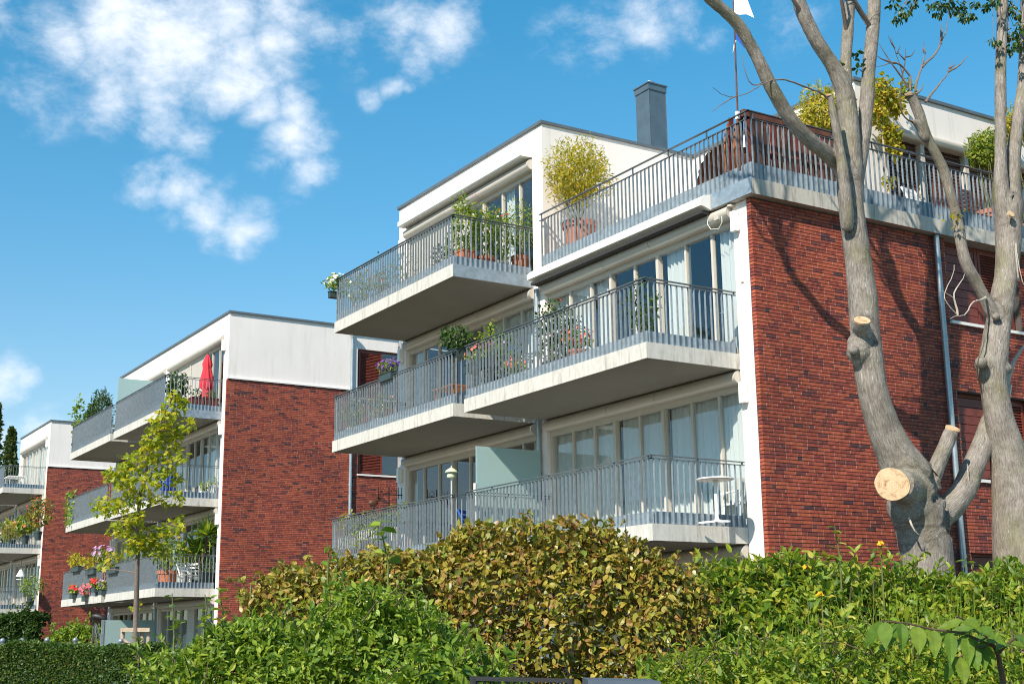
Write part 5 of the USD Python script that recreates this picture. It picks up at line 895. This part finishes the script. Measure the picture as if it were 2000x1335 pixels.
potted('potted_conifer', 'tall dark conifer on the far top balcony of the middle block', 'potted plant', (14.0, yb(196,810,14.0), Z3), .3, .4, DKPOT, L_DARK, 2600, (.5,.5), 2.1, .16, NARROW, width=1.6, up=1.0, droop=-.4)
potted('potted_conifer', 'smaller conifer beside the tall one on the far top balcony', 'potted plant', (14.0, yb(177,825,14.0), Z3), .3, .4, DKPOT, L_DARK, 1700, (.42,.42), 1.6, .16, NARROW, width=1.6, up=1.0, droop=-.4)
potted('potted_laurel', 'leafy laurel at the far end of the upper railing, against the sky', 'potted plant', (13.2, yb(151,840,13.2), Z3), .2, .4, DKPOT, L_GREEN, 140, (.25,.3), 1.9, .2, LEAF)
t = thing('blue_jar', 'big blue glazed jar on the second balcony of the middle block', 'jar', (xb(325,950,44.6), 44.6, Z2)); part(t, 'body', revolve([(0,0),(.22,0),(.36,.3),(.38,.5),(.28,.75),(.22,.8),(.26,.88),(.22,.88),(.18,.8),(0,.78)], (xb(325,950,44.6), 44.6, Z2)), BLUEPOT, smooth=True); part(t, 'rim', revolve([(.22,.88),(.27,.88),(.27,.92),(.22,.92),(.22,.88)], (xb(325,950,44.6), 44.6, Z2)), BLUEPOT)
potted('potted_plant', 'small yellow-green plant in a white bucket on the second balcony', 'potted plant', (xb(400,955,43.5), 43.5, Z2), .16, .3, WHITEP, L_GREEN2, 60, (.2,.2), .3, .12, LEAF)
potted('potted_plant', 'empty-looking white pot with a few leaves at the right end of the second balcony', 'potted plant', (xb(420,950,43.4), 43.4, Z2), .22, .5, WHITEP, L_GREEN2, 16, (.15,.15), .3, .1, LEAF)
xk = xb(390,1090,43.75); yk = thing('potted_yucca', 'tall spiky yucca on the lowest balcony of the middle block', 'potted plant', (xk, 43.75, Z1)); yy = 43.75
part(yk, 'pot', revolve(POTS['round'](.28,.45), (xk, yy, Z1)), DKPOT, smooth=40)
tk = MB().tube([(xk,yy,Z1+.4),(xk+.02,yy+.1,Z1+1.3)], .05, 7).tube([(xk,yy,Z1+.4),(xk+.1,yy-.4,Z1+1.7)], .05, 7).tube([(xk,yy,Z1+.4),(xk-.1,yy+.5,Z1+1.1)], .045, 7); part(yk, 'stems', tk, STEM)
for c in ((xk+.02,yy+.1,Z1+1.35),(xk+.1,yy-.4,Z1+1.75),(xk-.1,yy+.5,Z1+1.15)):
    n = 70; D = unit(rdir(n)+[0,0,.45]); v, f, k = leaves(np.repeat(np.array([c]), n, 0), D, unit(rdir(n)+[0,0,1.5]), rng.uniform(.5,.85,n), NARROW, .75); part(yk, 'rosette', (v, f), L_GREEN, rnd=k)
potted('potted_shrub', 'loose bush with orange-green leaves in a terracotta tub, lowest balcony of the middle block', 'potted plant', (xb(328,1105,43.9), 43.9, Z1), .34, .6, TERRA, L_GREEN2, 380, (.65,.6), 1.15, .16, LEAF, fl=((P_YELL, 8, .06, .2),))
folding_chair('white_folding_chair', 'white folding chair beside the terracotta tub on the lowest balcony', (xb(360,1120,43.5), 43.5, Z1), .5, WHITEP)
folding_chair('white_folding_chair', 'white folding chair nearer the yucca on the lowest balcony', (xb(380,1120,43.9), 43.9, Z1), 2.4, WHITEP)
potted('potted_plant', 'dark tub of plants at the right end of the lowest balcony', 'planter', (xb(408,1125,43.4), 43.4, Z1), .3, .55, DKPOT, L_DARK, 80, (.35,.3), .4, .14, LEAF, box_=(.6,.4))
rx = 12.93
for px, py, m, n, lb in ((143,1158,P_RED,26,'red geraniums hanging at the far left of the lowest balcony railing'), (167,1163,P_PINK,60,'large pink geranium ball hanging on the lowest balcony railing'), (186,1145,P_RED,30,'red geraniums hanging right of the pink ball'), (200,1150,P_LILAC,16,'mauve and pale flowers hanging at the railing gap')):
    c = on_x(px, py, rx); rr = .36 if m is P_PINK else .26
    potted('hanging_geranium', lb, 'flower box', (rx, float(c[1]), float(c[2])-.2), .1, .18, DKPOT, L_GREEN2, 70, (rr*.6, rr*1.3), rr*1.1, .12, ROUND, box_=(.18,.45), stem=False, fl=((m, n, .075, .05),))
for px, py, m, fm, n, lb, fl in ((150,1103,L_YELLOW,None,200,'yellow trailing plants along the far left top of the lowest balcony railing',()), (180,1108,L_YELLOW,None,150,'yellow trailing leaves beside the lilac flowers on the railing',()), (200,1095,L_GREEN2,None,140,'lilac flowers above the lowest balcony railing',((P_LILAC,40,.08,.1),)), (222,1105,L_YELLOW,None,110,'yellow-green trailing plant at the middle of the lowest balcony railing',())):
    c = on_x(px, py, 13.0); potted('rail_flower_box', lb, 'flower box', (13.0, float(c[1]), float(c[2])-.25), .1, .2, DKPOT, m, n, (.3, .85), .5, .15, LEAF, box_=(.2,1.2), stem=False, fl=fl, droop=.6)
potted('potted_grass', 'tuft of reed-like grass at the left part of the lowest balcony', 'potted plant', (13.7, yb(240,1095,13.7), Z1), .2, .4, DKPOT, L_GREEN, 70, (.35,.7), 1.0, .6, NARROW, width=.35, up=.1, droop=-1.2)
t = thing('climber', 'leafy climber on the end of the second balcony railing of the middle block', 'climber', (12.98, 55.3, Z2))
P = np.c_[rng.uniform(12.9,13.1,150), rng.uniform(54.2,55.5,150), Z2+rng.uniform(-.1,1.3,150)]; v, f, k = leaves(P, rdir(150), unit(rdir(150)+[-1,-.5,.3]), .16); part(t, 'foliage', (v, f), L_GREEN, kind='stuff', rnd=k)
# ------------------------------------------------------------------ farthest block's balconies
for px, py, z, m, lb, fl in ((75,1035,Z2,L_BROWN,'dark red leafed plant at the right end of the second balcony, farthest block',((P_RED,24,.06,.1),)), (50,1040,Z2,L_GREEN2,'mixed green balcony plants on the farthest block',((P_CORAL,12,.1,0),)), (25,1035,Z2,L_YELLOW,'pale yellow plants on the second balcony at the left edge',()), (8,1030,Z2,L_GREEN2,'leafy plants on the balcony at the very left edge',((P_WHITE,10,.1,0),)), (62,1140,Z1,L_GREEN,'spiky green plant on the lowest balcony of the farthest block',())):
    x = 13.7; potted('balcony_plant', lb, 'potted plant', (x, yb(px,py,x), z), .18, .4, DKPOT, m, 320, (.55,.6), 1.5 if m is L_BROWN else .95, .2, NARROW if m is L_GREEN else LEAF, width=1.5 if m is L_GREEN else 1.0, fl=fl)
q = on_x(40, 1125, 13.9); t = thing('hanging_lantern', 'small white hanging lantern on the lowest balcony of the farthest block', 'lantern', q); part(t, 'shade', revolve([(0,.34),(.06,.32),(.22,.0),(.2,.0),(.05,.29),(0,.3)], q, 12), WHITEP); part(t, 'cord', MB().tube([q+[0,0,.34], q+[0,0,.9]], .01, 5), BLACKIRON); part(t, 'tray', revolve([(0,0),(.2,0),(.2,.03),(0,.03)], q-[0,0,.15], 12), WHITEP)
t = thing('garden_table', 'white garden table on the top balcony of the farthest block', 'table', (13.9, yb(28,940,13.9), Z3)); yy = yb(28,940,13.9)
part(t, 'table_top', box(13.5,14.3,yy-.6,yy+.6,Z3+.7,Z3+.74), WHITEP)
for a in (13.55, 14.2):
    for b_ in (yy-.55, yy+.5): part(t, 'leg', box(a,a+.05,b_,b_+.05,Z3,Z3+.698), WHITEP)
# ------------------------------------------------------------------ garden: young tree with stakes, ball posts, stand, far trees, railing, cabinet
DM = 33.0; base = at_depth(265, 1262, DM); base[2] = 0
t = thing('young_maple', 'slim young tree with yellow-green leaves before the middle block', 'tree', base)
A = lambda x, y, d=0: at_depth(x, y, DM+d)
tr = [(base, .075), (A(265,1230), .07), (A(267,1140), .06), (A(269,1080), .055), (A(268,1020), .05), (A(275,960), .042), (A(290,900), .032), (A(300,860), .026), (A(320,810), .018), (A(342,765), .008)]
P = np.array([p for p, _ in tr]); part(t, 'trunk', MB().tube(P, [r for _, r in tr], 10), TWIG, smooth=True)
brs = [((267,1118),(240,1112),(190,1104)), ((268,1075),(300,1068),(335,1060)), ((269,1040),(240,1000),(205,985)), ((272,1000),(310,980),(345,975)), ((275,965),(245,940),(215,925)), ((285,915),(320,935),(352,935)), ((300,860),(270,890),(245,890)), ((310,840),(345,840),(370,828)), ((268,1060),(295,1085),(318,1080)), ((270,1010),(300,1035),(345,1030))]
for b_ in brs: part(t, 'branch', MB().tube([A(*p) + [0, (i*.25), 0] for i, p in enumerate(b_)], [.02,.014,.005], 6), TWIG)
cl_ = [(340,772,13,26),(352,790,17,40),(330,800,18,46),(318,826,24,80),(340,842,20,60),(368,828,14,30),(300,855,24,80),(335,868,20,56),(355,888,12,20),(285,885,26,90),(320,905,26,80),(250,900,16,30),(262,925,22,60),(300,935,24,70),(345,935,14,26),(225,925,20,46),(215,928,12,20),(245,945,22,60),(280,965,20,50),(310,975,20,40),(345,970,18,34),(205,985,26,80),(230,985,18,40),(255,975,16,30),(265,1008,18,44),(240,1030,22,60),(225,1032,14,24),(280,1040,22,60),(262,1060,22,70),(285,1060,16,40),(320,1035,18,44),(345,1028,16,36),(350,1015,10,16),(300,1080,14,30),(320,1076,12,24),(300,1055,12,20),(200,1105,9,14),(268,1185,8,10)]
P, D, N = [], [], []
for x, y, r, n in cl_:
    n = int(n*1.1); c = A(x, y, rng.uniform(-.35,.35)); rr = r*1.05*DM/FPX; p, d = ball(n, c, (rr,rr,rr*.85), .25); P.append(p); D.append(unit(rdir(n)+d*.5-[0,0,.35])); N.append(unit(rdir(n)*.7+[-.2,-.3,1]))
P, D, N = map(np.vstack, (P, D, N)); v, f, k = leaves(P, D, N, rng.uniform(.10,.19,len(P)), STAR); part(t, 'crown', (v, f), L_MAPLE, kind='stuff', rnd=k)
t = thing('tree_stake_frame', 'wooden stake frame around the young tree trunk', 'stake', base)
part(t, 'beam', MB().bar(A(236,1229), A(293,1229), .1, .1), BARE)
for x in (240, 278, 291): g_ = A(x, 1232, .1); part(t, 'stake', MB().tube([g_*[1,1,0]-[0,0,.05], g_], .055, 9), BARE)
part(t, 'brace', MB().bar(A(240,1247,.05), A(256,1258,.05), .06, .06), BARE)
for i, (px, py) in enumerate(((5,1250),(43,1250),(92,1249),(147,1249),(236,1251))):
    q = at_depth(px, py, 23.6); r = 5.0*23.6/FPX
    if i == 0:
        bp = thing('ball_post', 'ball-topped grey post above the clipped hedge, leftmost of five', 'post', (q[0], q[1], 0), 'ball-topped posts along the clipped hedge'); bq0 = q
        m = trimesh.creation.icosphere(3, r); m.apply_translation(q); part(bp, 'ball', m, ZINC, smooth=True); part(bp, 'neck', revolve([(0,0),(r*.9,0),(r*.9,.025),(r*.5,.035),(0,.035)], (q[0], q[1], q[2]-r-.034), 14), ZINC); part(bp, 'shaft', MB().tube([(q[0],q[1],-.05),(q[0],q[1],q[2]-r-.034)], .03, 10), ZINC)
    else: copy_of(bp, 'ball_post', (q[0], q[1], q[2]-bq0[2]), ['','ball-topped grey post, second from the left above the clipped hedge','ball-topped grey post, middle one above the clipped hedge','ball-topped grey post, fourth from the left below the curved-arm stand','ball-topped grey post nearest the green shrub'][i], 'post', 'ball-topped posts along the clipped hedge')
DS = 57.0; S = lambda x, y: at_depth(x/6.25, 1150+y/6.25, DS); b0 = S(1150, 680)*[1,1,0]
t = thing('garden_stand', 'black stand on splayed legs with a thick curved arm, against the farthest brick wall', 'stand', b0)
part(t, 'arm', MB().tube([S(1125,330), S(1170,330), S(1225,340), S(1265,358), S(1300,382)], [.08,.13,.13,.12,.08], 9), BLACKIRON, smooth=True)
for a in ((S(1145,430), S(1118,690)), (S(1165,420), S(1235,640)), (S(1150,420), S(1180,690))): part(t, 'leg', MB().tube([a[0], a[1], a[1]*[1,1,0]+[0,0,.0]], .035, 7), STEEL)
part(t, 'column', MB().tube([S(1140,440), S(1138,345)], .05, 7), BLACKIRON); part(t, 'shelf', MB().bar(S(1135,600), S(1215,600), .05, .05), BLACKIRON); part(t, 'crank', MB().tube([S(1140,425), S(1118,405)], .05, 7), BLACKIRON)
for (px, pt_, pb, hw, D_, lb) in ((24,838,1100,19,120.0,'slender dark conifer against the sky beside the farthest block'), (-6,790,1100,12,95.0,'dark tree cut off by the left edge of the view')):
    top = at_depth(px, pt_, D_); g_ = top*[1,1,0]; H = top[2]; t = thing('far_tree', lb, 'tree', g_); part(t, 'trunk', MB().tube([g_, g_+[0,0,H*.9]], [.3,.06], 8), STEM)
    w = hw*D_/FPX*1.15; n = 5200; zz = rng.uniform(.12, 1, n)**.8; a = rng.uniform(0, 2*math.pi, n); prof = np.interp(zz, [0,.3,.6,.8,.93,1.0], [.9,1.1,1.0,.75,.42,.06]); rr = w*prof*np.sqrt(rng.random(n))*(.6+.8*meshkit.fbm(np.c_[np.cos(a)*1.5, np.sin(a)*1.5, zz*9], 3))
    P = g_+np.c_[rr*np.cos(a), rr*np.sin(a), zz*H]; v, f, k = leaves(P, unit(rdir(n)+[0,0,.3]), unit(rdir(n)+[0,0,.6]), rng.uniform(.25,.5,n), LEAF); part(t, 'crown', (v, f), L_POPLAR, kind='stuff', rnd=k)
DR = 5.9; t = thing('garden_railing', 'black metal garden railing at the bottom edge under the autumn hedge', 'fence', at_depth(1020,1320,DR)*[1,1,0])
a0, a1 = at_depth(925,1324,DR), at_depth(1112,1328,DR); part(t, 'top_rail', MB().bar(a0, a1, .03, .018), BLACKIRON); part(t, 'lower_rail', MB().bar(a0-[0,0,.9], a1-[0,0,.9], .03, .018), BLACKIRON)
for k in range(13): q = a0+(a1-a0)*(k+.5)/13; part(t, 'bar', MB().tube([q-[0,0,.895], q-[0,0,.01]], .006, 6), BLACKIRON)
for e in (a0, a1): part(t, 'post', MB().tube([e*[1,1,0]-[0,0,.05], e+[0,0,.01]], .018, 8), BLACKIRON)
DC = 6.45; q0, q1 = at_depth(1148,1327,DC), at_depth(1290,1330,DC); t = thing('utility_cabinet', 'grey-blue metal cabinet at the bottom edge, mostly hidden by leaves', 'cabinet', (q0+q1)/2*[1,1,0])
cm = MB(); nrm = unit(np.cross(q1-q0, [0,0,1.0]))*.2; mid = (q0+q1)/2
cm.bar(q0-nrm*1.2-[0,0,.05], q1-nrm*1.2-[0,0,.05], .50, .10); part(t, 'lid', cm, GREYBOX)
q0b, q1b = q0+(q1-q0)*.03-nrm*1.2, q1-(q1-q0)*.03-nrm*1.2; zb = (q0[2]-.1)
part(t, 'body', MB().bar([q0b[0],q0b[1],zb/2], [q1b[0],q1b[1],zb/2], .44, zb), GREYBOX)
